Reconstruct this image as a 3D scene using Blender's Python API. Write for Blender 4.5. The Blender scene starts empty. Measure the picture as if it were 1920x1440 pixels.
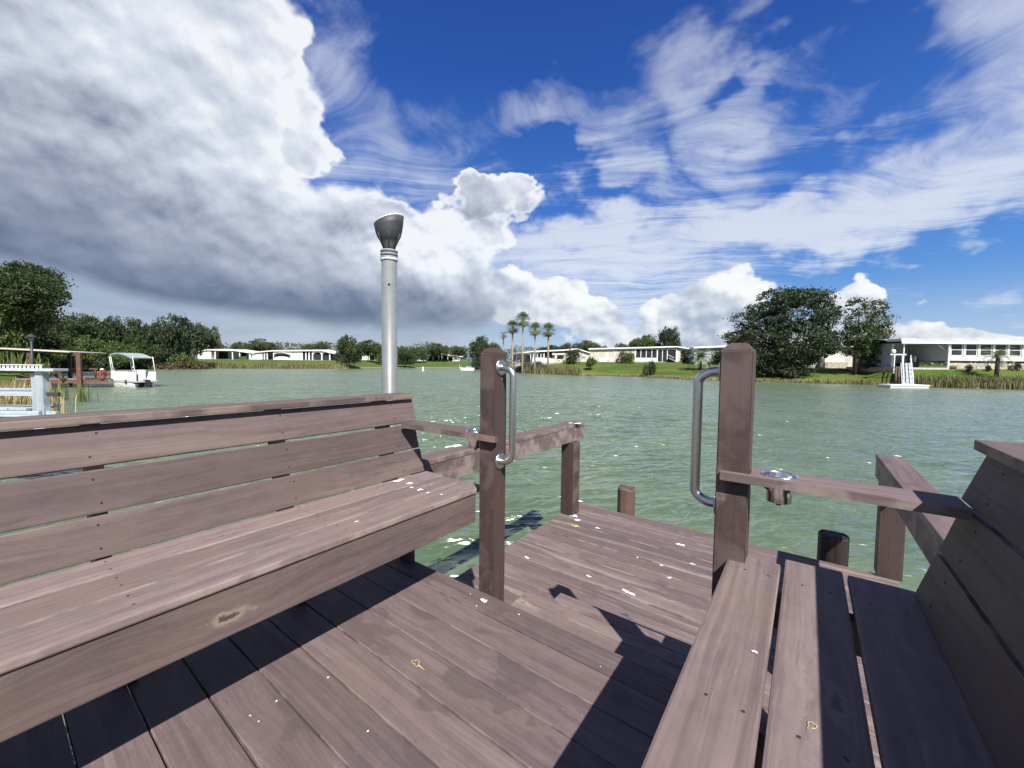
import bpy, bmesh, math, random
import numpy as np
from mathutils import Vector, Matrix
PI = math.pi
S = bpy.context.scene
C = S.collection
rnd = random.Random(7)

# ------------------------------------------------------------------ camera
F, YAW, PITCH, ROLL, CAMZ = 748.99, .63633, .051094, .011007, 1.07
_f0 = Vector((-math.sin(YAW), math.cos(YAW), 0)); _r0 = Vector((math.cos(YAW), math.sin(YAW), 0)); _u0 = Vector((0, 0, 1))
FW = _f0*math.cos(PITCH) - _u0*math.sin(PITCH)
_u = _u0*math.cos(PITCH) + _f0*math.sin(PITCH)
RT = _r0*math.cos(ROLL) + _u*math.sin(ROLL)
UP = _u*math.cos(ROLL) - _r0*math.sin(ROLL)
cam_d = bpy.data.cameras.new('camera'); cam = bpy.data.objects.new('camera', cam_d); C.objects.link(cam)
M = Matrix((RT, UP, -FW)).transposed().to_4x4(); M.translation = (0, 0, CAMZ); cam.matrix_world = M
cam_d.sensor_fit = 'HORIZONTAL'; cam_d.sensor_width = 36; cam_d.lens = 36*F/1920
cam_d.clip_start = .03; cam_d.clip_end = 3000
S.camera = cam
S.render.engine = 'CYCLES'
S.view_settings.view_transform = 'Standard'; S.view_settings.look = 'None'; S.view_settings.gamma = 1
S.view_settings.exposure = 1.1; S.view_settings.use_curve_mapping = False
S.cycles.max_bounces = 4; S.cycles.diffuse_bounces = 2; S.cycles.glossy_bounces = 2; S.cycles.transmission_bounces = 2; S.cycles.transparent_max_bounces = 4

def ray(px, py): return RT*(px-960) - UP*(py-720) + FW*F
def at(px, D, z=None, py=None):
    """place a point on the bearing of px at depth D metres"""
    v = _r0*((px-960)/F)*D + _f0*D
    return Vector((v.x, v.y, z if z is not None else 0))
def hor(px): return 681.8 + (px-960)*.0111
def zof(px, py, D): return CAMZ + (hor(px)-py)*D/F
def onz(px, py, z):
    v = ray(px, py); return v*((z-CAMZ)/v.z) + Vector((0, 0, CAMZ))

# ------------------------------------------------------------------ node helper
class NT:
    def __init__(s, nt): s.nt = nt; nt.nodes.clear()
    def n(s, t, **k):
        x = s.nt.nodes.new(t)
        for a, b in k.items(): setattr(x, a, b)
        return x
    def put(s, node, i, v):
        sk = node.inputs[i]
        if isinstance(v, bpy.types.NodeSocket): s.nt.links.new(v, sk)
        elif v is not None:
            if sk.type == 'RGBA' and len(v) == 3: v = (*v, 1)
            sk.default_value = v
    def m(s, op, a, b=None, c=None, clamp=False):
        x = s.n('ShaderNodeMath', operation=op, use_clamp=clamp)
        s.put(x, 0, a); s.put(x, 1, b); s.put(x, 2, c); return x.outputs[0]
    def v(s, op, a, b=None, c=None):
        x = s.n('ShaderNodeVectorMath', operation=op); s.put(x, 0, a)
        if b is not None: s.put(x, 3 if op == 'SCALE' else 1, b)
        if c is not None: s.put(x, 2, c)
        return x.outputs[1] if op in ('DOT_PRODUCT', 'LENGTH', 'DISTANCE') else x.outputs[0]
    def noise(s, vec, scale=5, detail=4, rough=.55, dist=0, out=0, lac=2):
        x = s.n('ShaderNodeTexNoise'); s.put(x, 'Vector', vec); s.put(x, 'Scale', scale); s.put(x, 'Detail', detail)
        s.put(x, 'Roughness', rough); s.put(x, 'Distortion', dist); s.put(x, 'Lacunarity', lac); return x.outputs[out]
    def ss(s, v, a, b, lo=0., hi=1.):
        x = s.n('ShaderNodeMapRange', interpolation_type='SMOOTHSTEP'); s.put(x, 0, v); s.put(x, 1, a); s.put(x, 2, b); s.put(x, 3, lo); s.put(x, 4, hi); return x.outputs[0]
    def lr(s, v, a, b, lo=0., hi=1.):
        x = s.n('ShaderNodeMapRange'); s.put(x, 0, v); s.put(x, 1, a); s.put(x, 2, b); s.put(x, 3, lo); s.put(x, 4, hi); return x.outputs[0]
    def mix(s, f, a, b, mode='MIX'):
        x = s.n('ShaderNodeMix', data_type='RGBA', blend_type=mode); s.put(x, 0, f); s.put(x, 6, a); s.put(x, 7, b); return x.outputs[2]
    def ramp(s, f, pts):
        x = s.n('ShaderNodeValToRGB'); s.put(x, 0, f); e = x.color_ramp.elements
        while len(e) < len(pts): e.new(.5)
        for q, (p, c) in zip(e, pts): q.position = p; q.color = (*c, 1) if len(c) == 3 else c
        return x.outputs[0]
    def comb(s, x, y, z):
        q = s.n('ShaderNodeCombineXYZ'); s.put(q, 0, x); s.put(q, 1, y); s.put(q, 2, z); return q.outputs[0]
    def sep(s, v):
        q = s.n('ShaderNodeSeparateXYZ'); s.put(q, 0, v); return q.outputs

def lin(r, g, b):
    f = lambda c: (c/255/12.92 if c/255 <= .04045 else ((c/255+.055)/1.055)**2.4)
    return (f(r), f(g), f(b))

# ------------------------------------------------------------------ sun
SUN = Vector((.705, -.545, 1)).normalized()
sd = bpy.data.lights.new('sun', 'SUN'); so = bpy.data.objects.new('sun', sd); C.objects.link(so)
sd.energy = 4.9; sd.angle = math.radians(.53); sd.color = (1, .955, .89)
so.rotation_euler = SUN.to_track_quat('Z', 'Y').to_euler()
SUN_EL = math.asin(SUN.z); SUN_AZ = math.atan2(SUN.x, SUN.y)

# ------------------------------------------------------------------ world: Nishita sky with procedural clouds
w = bpy.data.worlds.new('World'); S.world = w; w.use_nodes = True
def build_world():
    t = NT(w.node_tree)
    K = 2**-S.view_settings.exposure          # cloud radiances are given as displayed values
    sky = t.n('ShaderNodeTexSky', sky_type='NISHITA', sun_disc=False)
    sky.sun_elevation = SUN_EL; sky.sun_rotation = SUN_AZ; sky.altitude = 0; sky.air_density = 1; sky.dust_density = .3; sky.ozone_density = 3
    D = t.n('ShaderNodeTexCoord').outputs['Generated']
    D = t.v('NORMALIZE', D)
    dr = t.v('DOT_PRODUCT', D, tuple(_r0)); df = t.v('DOT_PRODUCT', D, tuple(_f0)); dz = t.sep(D)[2]
    A = t.m('ARCTAN2', dr, df); E_ = t.m('ARCSINE', dz)
    def ae(px, py):
        v = ray(px, py).normalized()
        return math.atan2(v.dot(_r0), v.dot(_f0)), math.asin(v.z)
    AE = t.comb(A, E_, 1)
    # warp for ragged outlines
    DS = t.v('MULTIPLY', D, (1, 1, 1.5))
    w1 = t.noise(DS, 3.2, 2, .6, out=1); w2 = t.noise(DS, 11, 3, .6, out=1)
    W1 = t.v('MULTIPLY_ADD', w1, (1, 1, 0), (-.5, -.5, 0)); W2 = t.v('MULTIPLY_ADD', w2, (1, 1, 0), (-.5, -.5, 0))
    AEw = t.v('ADD', t.v('ADD', AE, t.v('SCALE', W1, .26)), t.v('SCALE', W2, .10))
    def ell(vec, px, py, rx, ry, rot=0, soft=(1.0, .0)):
        """1 inside an ellipse given by its position and size in the view direction"""
        a, e = ae(px, py); c, s_ = math.cos(math.radians(rot)), math.sin(math.radians(rot))
        a1, e1 = ae(px+rx*c, py+rx*s_); a2, e2 = ae(px-ry*s_, py+ry*c)
        ax = Vector((a1-a, e1-e)); bx = Vector((a2-a, e2-e))
        al = math.atan2(ax.y, ax.x); c, s_ = math.cos(al), math.sin(al); lx, ly = ax.length, bx.length
        X_ = t.v('DOT_PRODUCT', vec, (c/lx, s_/lx, -(c*a+s_*e)/lx)); Y_ = t.v('DOT_PRODUCT', vec, (-s_/ly, c/ly, (s_*a-c*e)/ly))
        q = t.m('SUBTRACT', 1, t.m('SQRT', t.m('MULTIPLY_ADD', X_, X_, t.m('MULTIPLY', Y_, Y_))))
        return q       # 1 at centre, 0 at rim, negative outside
    def union(l):
        r = l[0]
        for q in l[1:]: r = t.m('SMOOTH_MAX', r, q, .15)
        return r
    # relief: difference of the same noise along the light direction
    Ld = (_r0*.35 + _u0*.85 - _f0*.2).normalized()
    def fluff(scale, d, det=7, rough=.6):
        p = t.v('MULTIPLY', D, (1, 1, 1.25))
        a = t.noise(p, scale, det, rough); b = t.noise(t.v('ADD', p, tuple(Ld*d)), scale, det, rough)
        return a, t.m('SUBTRACT', a, b)
    f1, rl1 = fluff(4.5, .055, 3, .45); f2, rl2 = fluff(12, .020, 4, .5)
    rel = t.m('ADD', t.m('MULTIPLY', rl1, 1.0), t.m('MULTIPLY', rl2, .85))
    # ---------- clear blue
    blue = t.ramp(t.m('MULTIPLY', E_, 2/PI), [(0, lin(150, 190, 226)), (.10, lin(92, 150, 218)), (.20, lin(62, 118, 205)), (.38, lin(36, 84, 170)), (.6, lin(18, 54, 128)), (1, lin(8, 30, 84))])
    # ---------- cirrus: streaks on a flat layer high above
    zc = t.m('MAXIMUM', dz, .02)
    P = t.v('DIVIDE', D, t.comb(zc, zc, zc))
    P = t.comb(t.v('DOT_PRODUCT', P, tuple(_r0)), t.v('DOT_PRODUCT', P, tuple(_f0)), 0)
    pw = t.v('SUBTRACT', t.noise(P, .55, 2, .6, out=1), (.5, .5, .5))
    Pw = t.v('ADD', P, t.v('SCALE', pw, 2.1))
    rot = t.n('ShaderNodeMapping'); t.put(rot, 0, Pw); rot.inputs[2].default_value = (0, 0, math.radians(-38)); rot.inputs[3].default_value = (.52, 2.3, 1)
    c1 = t.noise(rot.outputs[0], 1.2, 7, .64); c2 = t.noise(t.v('MULTIPLY', rot.outputs[0], (2.2, 1.6, 1)), 2.6, 4, .68)
    cir = t.m('ADD', t.m('MULTIPLY', c1, .95), t.m('MULTIPLY', c2, .36))
    AEc = t.v('ADD', AE, t.v('SCALE', t.v('ADD', W1, t.v('SCALE', W2, .4)), .42))
    bias = None
    for (x, y, rx, ry, ro, k) in [(1500, 430, 620, 95, -8, .62), (1120, 470, 300, 100, 0, .55), (1750, 120, 330, 230, 30, .36), (1780, 350, 330, 120, -14, .5), (1060, 240, 200, 80, 20, .36), (1330, 220, 240, 100, 35, .36),
                              (1480, 70, 130, 70, 0, .32), (720, 180, 190, 140, 50, .36), (800, 290, 110, 70, 40, .22), (1180, 330, 220, 60, 10, .34), (1050, 560, 500, 60, 0, .45), (1500, 250, 120, 60, 0, .26), (1000, 150, 420, 90, 12, .24), (830, 240, 150, 160, 40, .30), (660, 200, 120, 150, 30, .30)]:
        e = t.m('MULTIPLY', t.ss(ell(AEc, x, y, rx, ry, ro), -.5, .8), k)
        bias = e if bias is None else t.m('MAXIMUM', bias, e)
    hole = None
    for (x, y, rx, ry, ro) in [(900, 60, 120, 130, 0), (1130, 60, 150, 70, 0), (1420, 180, 60, 40, 0), (1600, 225, 130, 50, -10), (1700, 535, 330, 34, -7), (1060, 380, 130, 36, 0)]:
        e = t.ss(ell(AEc, x, y, rx, ry, ro), -.8, 1.0)
        hole = e if hole is None else t.m('MAXIMUM', hole, e)
    front = t.ss(df, -.2, .3)
    bias = t.m('ADD', t.m('MULTIPLY', bias, front), t.m('MULTIPLY', t.m('SUBTRACT', 1, front), .25))
    bias = t.m('SUBTRACT', bias, t.m('MULTIPLY', hole, .30))
    cm = t.ss(t.m('ADD', cir, bias), .66, 1.27)
    cir_col = t.mix(t.m('MULTIPLY', t.ss(E_, .1, .8), .5), lin(226, 232, 244), lin(190, 198, 222))
    col = t.mix(t.m('MULTIPLY', cm, .90), blue, cir_col)
    # horizon milk
    col = t.mix(t.ss(E_, .20, 0., 0, .55), col, lin(196, 208, 226))
    # ---------- white cumulus heaps low over the trees
    def heap(rel_, base, white, shade, k=2.6):
        g = t.m('ADD', base, t.m('MULTIPLY', rel_, k), clamp=True)
        return t.ramp(g, [(0, shade), (.45, tuple((a+b)/2 for a, b in zip(shade, white))), (.8, white), (1, lin(252, 252, 250))])
    heaps = [ell(AEw, x, y, rx, ry) for (x, y, rx, ry) in [(1045, 590, 75, 55), (1180, 620, 190, 48), (1330, 590, 95, 58), (1400, 640, 170, 50), (1240, 600, 50, 40), (1590, 610, 60, 70), (1800, 600, 170, 40), (1900, 620, 200, 60), (1650, 640, 200, 48), (2150, 600, 220, 70), (960, 560, 70, 60), (2700, 560, 300, 90), (-900, 560, 300, 90)]]
    hm_ = t.ss(t.m('ADD', union(heaps), t.m('MULTIPLY', t.m('SUBTRACT', f2, .5), 1.1)), .0, .16)
    hcol = heap(rel, t.lr(E_, .0, .16, .34, .66), lin(246, 247, 248), lin(164, 177, 200), 3.0)
    col = t.mix(hm_, col, hcol)
    # ---------- the big cloud: bright top edge, grey belly, slate base
    big = [ell(AEw, x, y, rx, ry, ro) for (x, y, rx, ry, ro) in [(140, 190, 470, 350, 0), (250, 60, 330, 260, -10), (430, 400, 260, 190, 25), (640, 490, 200, 160, 12), (800, 520, 170, 130, 0), (-300, 250, 500, 420, 0), (450, 40, 130, 110, 0), (900, 450, 70, 70, 0), (505, 60, 90, 90, 0), (560, 230, 55, 90, 0), (720, 420, 90, 60, 20), (300, 470, 330, 110, 12), (80, 400, 300, 140, 0)]]
    AEs = t.v('ADD', AE, t.v('SCALE', W2, .13))
    big += [ell(AEs, 915, 380, 95, 44, -8), ell(AEs, 885, 355, 30, 34, 0), ell(AEs, 970, 352, 44, 28, 0)]
    U = union(big)
    # base: slopes down from the left, then runs flat
    a0, e0 = ae(60, 505); a1, e1 = ae(400, 590)
    sl = (e1-e0)/(a1-a0)
    ewob = t.m('ADD', E_, t.m('MULTIPLY', t.m('SUBTRACT', t.noise(D, 6, 2, .55), .5), .045))
    base_e = t.m('SMOOTH_MAX', t.m('MULTIPLY_ADD', A, sl, e0-sl*a0), e1, .02)
    hb = t.m('SUBTRACT', ewob, base_e)       # height above the cloud base
    dens = t.m('ADD', U, t.m('MULTIPLY', t.m('SUBTRACT', f2, .5), .5))
    bm_ = t.m('MULTIPLY', t.ss(dens, .0, .17), t.ss(hb, -.02, .022))
    rim = t.ss(U, .02, .42, 1, 0)
    lv = t.n('ShaderNodeValToRGB'); t.put(lv, 0, t.m('MULTIPLY', hb, 1.5)); e = lv.color_ramp.elements
    for _ in range(4): e.new(.5)
    for q, (p, c) in zip(e, [(0, .02), (.09, .15), (.22, .46), (.40, .70), (.60, .84), (1, .92)]): q.position = p; q.color = (c, c, c, 1)
    lvl = t.m('ADD', lv.outputs[0], t.m('MULTIPLY', t.m('MULTIPLY', rim, .46), t.ss(hb, .0, .12)))
    lvl = t.m('ADD', lvl, t.m('MULTIPLY', t.m('SUBTRACT', t.noise(t.v('MULTIPLY', D, (1, 1, 2.2)), 2.6, 2, .5), .5), .62))
    lvl = t.m('ADD', lvl, t.ss(A, -.75, .02, 0, .24))
    relk = t.m('MULTIPLY', t.m('ADD', t.m('MULTIPLY', rl1, 1.15), t.m('MULTIPLY', rl2, .85)), t.ss(hb, -.02, .3, .35, 1.25))
    lvl = t.m('SUBTRACT', lvl, t.m('MULTIPLY', t.ss(ell(AE, 940, 372, 120, 62), -.1, .3), .42))
    hot = t.ss(ell(AEw, 790, 490, 150, 110, 10), -.2, .7)
    lvl = t.m('ADD', lvl, t.m('MULTIPLY', t.m('MULTIPLY', hot, t.ss(hb, .01, .10)), .30))
    g = t.m('ADD', lvl, t.m('MULTIPLY', relk, t.m('MULTIPLY_ADD', hot, 1.3, 1)), clamp=True)
    bcol = t.ramp(g, [(0, lin(70, 86, 112)), (.14, lin(98, 110, 136)), (.34, lin(148, 155, 174)), (.55, lin(188, 193, 207)), (.76, lin(216, 222, 234)), (1, lin(246, 248, 251))])
    # pale grey veil under the base
    veil = t.m('MULTIPLY', t.ss(t.m('ADD', ell(AE, 300, 600, 800, 150), t.m('MULTIPLY', W1_x(t, W1), .5)), .0, .4), t.ss(E_, .5, .2))
    vcol = t.mix(t.noise(t.v('MULTIPLY', D, (1, 1, 5)), 3.5, 4, .6), lin(122, 140, 166), lin(196, 206, 220))
    col = t.mix(t.m('MULTIPLY', veil, .94), col, vcol)
    col = t.mix(bm_, col, bcol)
    # below the horizon: plain dull tone
    col = t.mix(t.ss(dz, -.005, -.06), col, lin(70, 90, 80))
    mixc = t.v('SCALE', col, K)
    b1 = t.n('ShaderNodeBackground'); t.put(b1, 0, mixc); b1.inputs[1].default_value = 1
    # physical sky contributes in the clear parts
    b2 = t.n('ShaderNodeBackground'); t.put(b2, 0, sky.outputs[0]); b2.inputs[1].default_value = .1
    mx = t.n('ShaderNodeMixShader'); mx.inputs[0].default_value = .06
    t.nt.links.new(b1.outputs[0], mx.inputs[1]); t.nt.links.new(b2.outputs[0], mx.inputs[2])
    o = t.n('ShaderNodeOutputWorld'); t.nt.links.new(mx.outputs[0], o.inputs[0])
def W1_x(t, W1): return t.sep(W1)[0]
build_world()
try: w.cycles.sampling_method = 'MANUAL'; w.cycles.sample_map_resolution = 512
except Exception: pass

# ------------------------------------------------------------------ materials
def mat(name):
    m = bpy.data.materials.new(name); m.use_nodes = True
    return m, NT(m.node_tree)
def finish(t, sh):
    o = t.n('ShaderNodeOutputMaterial'); t.nt.links.new(sh, o.inputs[0])
def bsdf(t, col, rough=.6, metal=0, spec=.5, normal=None, alpha=None):
    b = t.n('ShaderNodeBsdfPrincipled'); t.put(b, 'Base Color', col); t.put(b, 'Roughness', rough); t.put(b, 'Metallic', metal); t.put(b, 'Specular IOR Level', spec)
    if normal is not None: t.put(b, 'Normal', normal)
    return b.outputs[0]
def bump(t, h, s=.3, d=.01, n=None):
    b = t.n('ShaderNodeBump'); t.put(b, 'Strength', s); t.put(b, 'Distance', d); t.put(b, 'Height', h)
    if n is not None: t.put(b, 'Normal', n)
    return b.outputs[0]

def wood(name, base, worn, dark, knot=(.30, .23, .17), patch=.0, wear=.5, knots=1., scratch=.0):
    m, t = mat(name)
    tc = t.n('ShaderNodeTexCoord'); oi = t.n('ShaderNodeObjectInfo').outputs['Random']
    P = t.v('ADD', tc.outputs['Object'], t.comb(t.m('MULTIPLY', oi, 37), t.m('MULTIPLY', oi, 91), t.m('MULTIPLY', oi, 13)))
    # knots
    q = t.v('MULTIPLY', P, (2.3, 8, 8))
    vo = t.n('ShaderNodeTexVoronoi', feature='F1'); t.put(vo, 'Vector', q); t.put(vo, 'Scale', 1.0)
    kd = t.m('ADD', vo.outputs['Distance'], t.m('MULTIPLY', t.m('SUBTRACT', t.noise(P, 26, 4, .7), .5), .34))
    sel = t.ss(t.sep(vo.outputs['Color'])[0], .66, .68)
    kin = t.m('MULTIPLY', t.ss(kd, .75, .05), sel)
    km = t.m('MULTIPLY', t.ss(kd, .19, .07), sel)
    # grain runs along X and bends round the knots
    sx = t.sep(P); Wp = t.m('SUBTRACT', t.noise(t.v('MULTIPLY', P, (1.3, 4, 4)), 1, 3), .5)
    gy = t.m('ADD', t.m('ADD', sx[1], t.m('MULTIPLY', Wp, .05)), t.m('MULTIPLY', kin, .035))
    G = t.comb(t.m('MULTIPLY', sx[0], 1.1), t.m('MULTIPLY', gy, 46), t.m('MULTIPLY', sx[2], 30))
    g1 = t.noise(G, 1, 5, .6)
    g2 = t.noise(t.v('MULTIPLY', G, (3, 3.1, 3)), 1, 5, .7)
    g3 = t.noise(t.v('MULTIPLY', G, (.7, .32, .4)), 1, 3, .5)
    grain = t.m('ADD', t.m('MULTIPLY', g1, .6), t.m('MULTIPLY', g2, .4))
    base = t_dark(base, .86); worn = t_dark(worn, .9)
    col = t.mix(t.ss(grain, .32, .68), t_dark(base, .74), t_dark(base, 1.20))
    blot = t.noise(t.v('MULTIPLY', P, (14, 26, 20)), 1, 5, .7)
    col = t.v('SCALE', col, t.lr(blot, .3, .7, .86, 1.14))
    # slow colour drift
    bd = t.noise(P, 2.2, 4, .6)
    col = t.mix(t.ss(bd, .40, .70, 0, .45), col, tuple(a*b for a, b in zip(base, (1.14, 1.13, .92))))
    hv = t.lr(t.m('FRACT', t.m('MULTIPLY', oi, 7.3)), 0, 1, .84, 1.16)
    col = t.v('SCALE', col, hv)
    # worn, paler streaks
    ws = t.m('MULTIPLY', t.m('ADD', t.ss(g3, .60-.10*wear, .76-.1*wear), t.m('MULTIPLY', kin, .5)), .75*wear, clamp=True)
    ws = t.m('MULTIPLY', ws, t.lr(g2, .35, .65, .5, 1))
    col = t.mix(ws, col, worn)
    fl = t.ss(t.noise(t.comb(t.m('MULTIPLY', sx[0], 9), t.m('MULTIPLY', gy, 160), t.m('MULTIPLY', sx[2], 60)), 1, 4, .6), .67, .72, 0, .8*scratch)
    fl = t.m('MULTIPLY', fl, t.ss(t.noise(P, 3.3, 2), .48, .62))
    col = t.mix(fl, col, t_dark(worn, 1.5))
    # dark checks along the grain
    ck = t.ss(t.noise(t.comb(t.m('MULTIPLY', sx[0], 2.4), t.m('MULTIPLY', gy, 85), t.m('MULTIPLY', sx[2], 30)), 1, 3, .5), .31, .25)
    ck = t.m('MULTIPLY', ck, t.ss(t.noise(P, 4.1, 2), .45, .6))
    col = t.mix(t.m('MULTIPLY', ck, .7), col, dark)
    # damp, freshly soaked patches with an edge of their own
    if patch:
        pn = t.noise(t.v('MULTIPLY', P, (3.2, 4.5, 1)), 1, 3, .5)
        col = t.mix(t.ss(pn, .60, .625, 0, patch), col, t_dark(base, .66))
    # knots
    rg = t.m('FRACT', t.m('MULTIPLY', kd, 22))
    kc = t.mix(t.ss(rg, .1, .9), t_dark(knot, .78), t_dark(knot, .95))
    kc = t.mix(t.ss(kd, .08, .02), kc, dark)
    col = t.mix(t.m('MULTIPLY', km, .7*knots), col, kc)
    # pale worn arrises
    gg = t.sep(tc.outputs['Generated'])
    ed = t.m('MAXIMUM', t.m('ABSOLUTE', t.m('SUBTRACT', gg[1], .5)), 0)
    em = t.m('MULTIPLY', t.ss(ed, .475, .497), t.ss(t.noise(P, 7, 4, .6), .42, .62))
    col = t.mix(t.m('MULTIPLY', em, .75*min(1, wear+.35)), col, t_dark(worn, 1.25))
    # specks
    sp = t.n('ShaderNodeTexVoronoi', feature='F1'); t.put(sp, 'Vector', P); t.put(sp, 'Scale', 14)
    spm = t.m('MULTIPLY', t.ss(sp.outputs['Distance'], .055, .035), t.ss(t.sep(sp.outputs['Color'])[1], .955, .97))
    col = t.mix(spm, col, (.62, .58, .52))
    h = t.m('SUBTRACT', t.m('ADD', t.m('MULTIPLY', grain, .7), t.m('MULTIPLY', km, -.15)), t.m('MULTIPLY', ck, .6))
    nb = bump(t, h, .55, .0035)
    finish(t, bsdf(t, col, t.lr(g2, .3, .7, .6, .8), 0, .35, nb)); return m
def t_dark(c, k): return tuple(min(1, a*k) for a in c)

BASE = (.142, .106, .102)
W_DECK = wood('deck_boards_stain', (.108, .0790, .0800), (.20, .158, .150), (.025, .017, .016), patch=.55, wear=.55, scratch=.7)
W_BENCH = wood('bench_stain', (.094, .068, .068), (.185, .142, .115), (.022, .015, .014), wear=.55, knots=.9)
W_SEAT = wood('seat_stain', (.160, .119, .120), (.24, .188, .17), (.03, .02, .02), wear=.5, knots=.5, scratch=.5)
W_POST = wood('post_stain', (.055, .0355, .034), (.11, .082, .073), (.02, .013, .012), wear=.35, knots=.6)
W_LOW = wood('platform_stain', (.124, .091, .092), (.28, .235, .215), (.028, .02, .019), patch=.35, wear=.75, scratch=1)
W_RED = wood('red_brown_stain', (.105, .045, .035), (.16, .09, .07), (.02, .01, .01), wear=.3)
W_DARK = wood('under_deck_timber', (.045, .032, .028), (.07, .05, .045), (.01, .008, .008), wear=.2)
W_GREY = wood('blue_grey_paint', (.29, .335, .375), (.42, .46, .50), (.10, .12, .14), knot=(.3, .34, .38), wear=.4, knots=.15)
W_PILE = wood('piling_stain', (.085, .052, .042), (.14, .10, .08), (.015, .01, .008), wear=.35)

def simple(name, col, rough=.6, metal=0, spec=.5, var=.12, scale=3., bmp=0):
    m, t = mat(name)
    tc = t.n('ShaderNodeTexCoord').outputs['Object']
    n = t.noise(tc, scale, 5, .6)
    c = t.mix(t.ss(n, .25, .75), t_dark(col, 1-var), t_dark(col, 1+var))
    nb = bump(t, n, bmp, .01) if bmp else None
    finish(t, bsdf(t, c, rough, metal, spec, nb)); return m
POLISHED = simple('polished_steel', (.82, .82, .80), .22, 1.0, .5, .04, 5)
STEEL, _t = mat('brushed_stainless')
_n = _t.noise(_t.v('MULTIPLY', _t.n('ShaderNodeTexCoord').outputs['Object'], (60, 60, 400)), 1, 3)
finish(_t, bsdf(_t, _t.mix(_n, (.50, .50, .49), (.62, .62, .60)), _t.lr(_n, .3, .7, .28, .36), 1.0)); del _t, _n
POLE = simple('grey_painted_pole', (.125, .135, .138), .45, 0, .5, .10, 9, .1)
LAMP = simple('dark_lamp_shade', (.030, .033, .036), .6, .0, .5, .2, 12)
ROPE = simple('lamp_collar_grey', (.16, .18, .20), .6, 0, .4, .2, 30, .2)
WHITE = simple('white_paint', (.60, .60, .585), .5, 0, .4, .06, 2)
CREAM = simple('cream_siding', (.42, .39, .335), .6, 0, .4, .08, 1)
GREYW = simple('pale_grey_siding', (.33, .36, .385), .6, 0, .4, .08, 1)
ROOFW = simple('white_metal_roof', (.60, .60, .585), .45, 0, .5, .08, .6)
ROOFG = simple('grey_streaked_roof', (.34, .35, .37), .55, 0, .4, .3, .8)
GLASS = simple('dark_window_glass', (.03, .036, .04), .12, 0, .6, .3, 1)
SCREEN = simple('dark_insect_screen', (.022, .024, .026), .8, 0, .1, .3, 1)
STONE = simple('foundation_stone', (.34, .30, .24), .85, 0, .2, .35, 4, .5)
DROP = simple('dropping_white', (.78, .77, .72), .8, 0, .2, .12, 60, .3)
RESIN = simple('yellow_resin', (.36, .30, .15), .5, 0, .4, .35, 90, .4)
CANVAS = simple('grey_green_canvas', (.20, .26, .26), .8, 0, .2, .1, 2)
BLUE = simple('blue_hull', (.12, .30, .42), .4, 0, .5, .1, 2)
BLACKM = simple('black_rubber', (.02, .02, .021), .6, 0, .3, .2, 5)
RUST = simple('rusty_screw', (.06, .035, .025), .6, .5, .4, .3, 50)
BARK = simple('tree_bark', (.075, .058, .045), .95, 0, .1, .35, 4, .6)
PBARK = simple('palm_bark', (.20, .175, .14), .95, 0, .1, .3, 3, .5)
REDF = simple('red_flowers', (.30, .07, .06), .8, 0, .2, .4, 20)

def leafmat(name, a, b, c=None, trans=.25):
    m, t = mat(name)
    g = t.n('ShaderNodeNewGeometry'); tc = t.n('ShaderNodeTexCoord').outputs['Object']
    r = g.outputs['Random Per Island']; n = t.noise(tc, 1.2, 3)
    f = t.m('ADD', t.m('MULTIPLY', r, .6), t.m('MULTIPLY', t.ss(n, .3, .7), .4))
    col = t.mix(f, a, b)
    if c: col = t.mix(t.ss(r, .9, .92), col, c)
    s = bsdf(t, col, .62, 0, .3)
    tr = t.n('ShaderNodeBsdfTranslucent'); t.put(tr, 0, t.mix(.5, col, (.09, .13, .02)))
    mx = t.n('ShaderNodeMixShader'); mx.inputs[0].default_value = trans
    t.nt.links.new(s, mx.inputs[1]); t.nt.links.new(tr.outputs[0], mx.inputs[2]); finish(t, mx.outputs[0]); return m
L_OAK = leafmat('oak_leaves', (.014, .026, .010), (.05, .072, .022))
L_DARK = leafmat('dark_glossy_leaves', (.008, .017, .009), (.046, .066, .030), trans=.12)
L_GREEN = leafmat('green_leaves', (.03, .055, .014), (.09, .135, .03))
L_CYP = leafmat('cypress_leaves', (.018, .036, .012), (.06, .09, .026))
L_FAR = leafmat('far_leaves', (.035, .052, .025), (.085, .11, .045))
L_RED = leafmat('reddish_shrub_leaves', (.05, .045, .025), (.12, .075, .045))
L_PALM = leafmat('palm_leaves', (.06, .085, .045), (.20, .24, .12), trans=.15)
L_PALMG = leafmat('grey_green_palm_leaves', (.07, .10, .065), (.17, .21, .12), trans=.1)
L_DEAD = leafmat('dead_palm_leaves', (.12, .09, .055), (.26, .20, .13), trans=.1)
L_REED = leafmat('reed_blades', (.07, .08, .03), (.20, .175, .085), trans=.2)
L_REEDG = leafmat('green_reed_blades', (.06, .09, .02), (.16, .19, .05), trans=.2)
L_REEDT = leafmat('tan_reed_blades', (.20, .15, .07), (.42, .33, .17), trans=.2)

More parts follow.
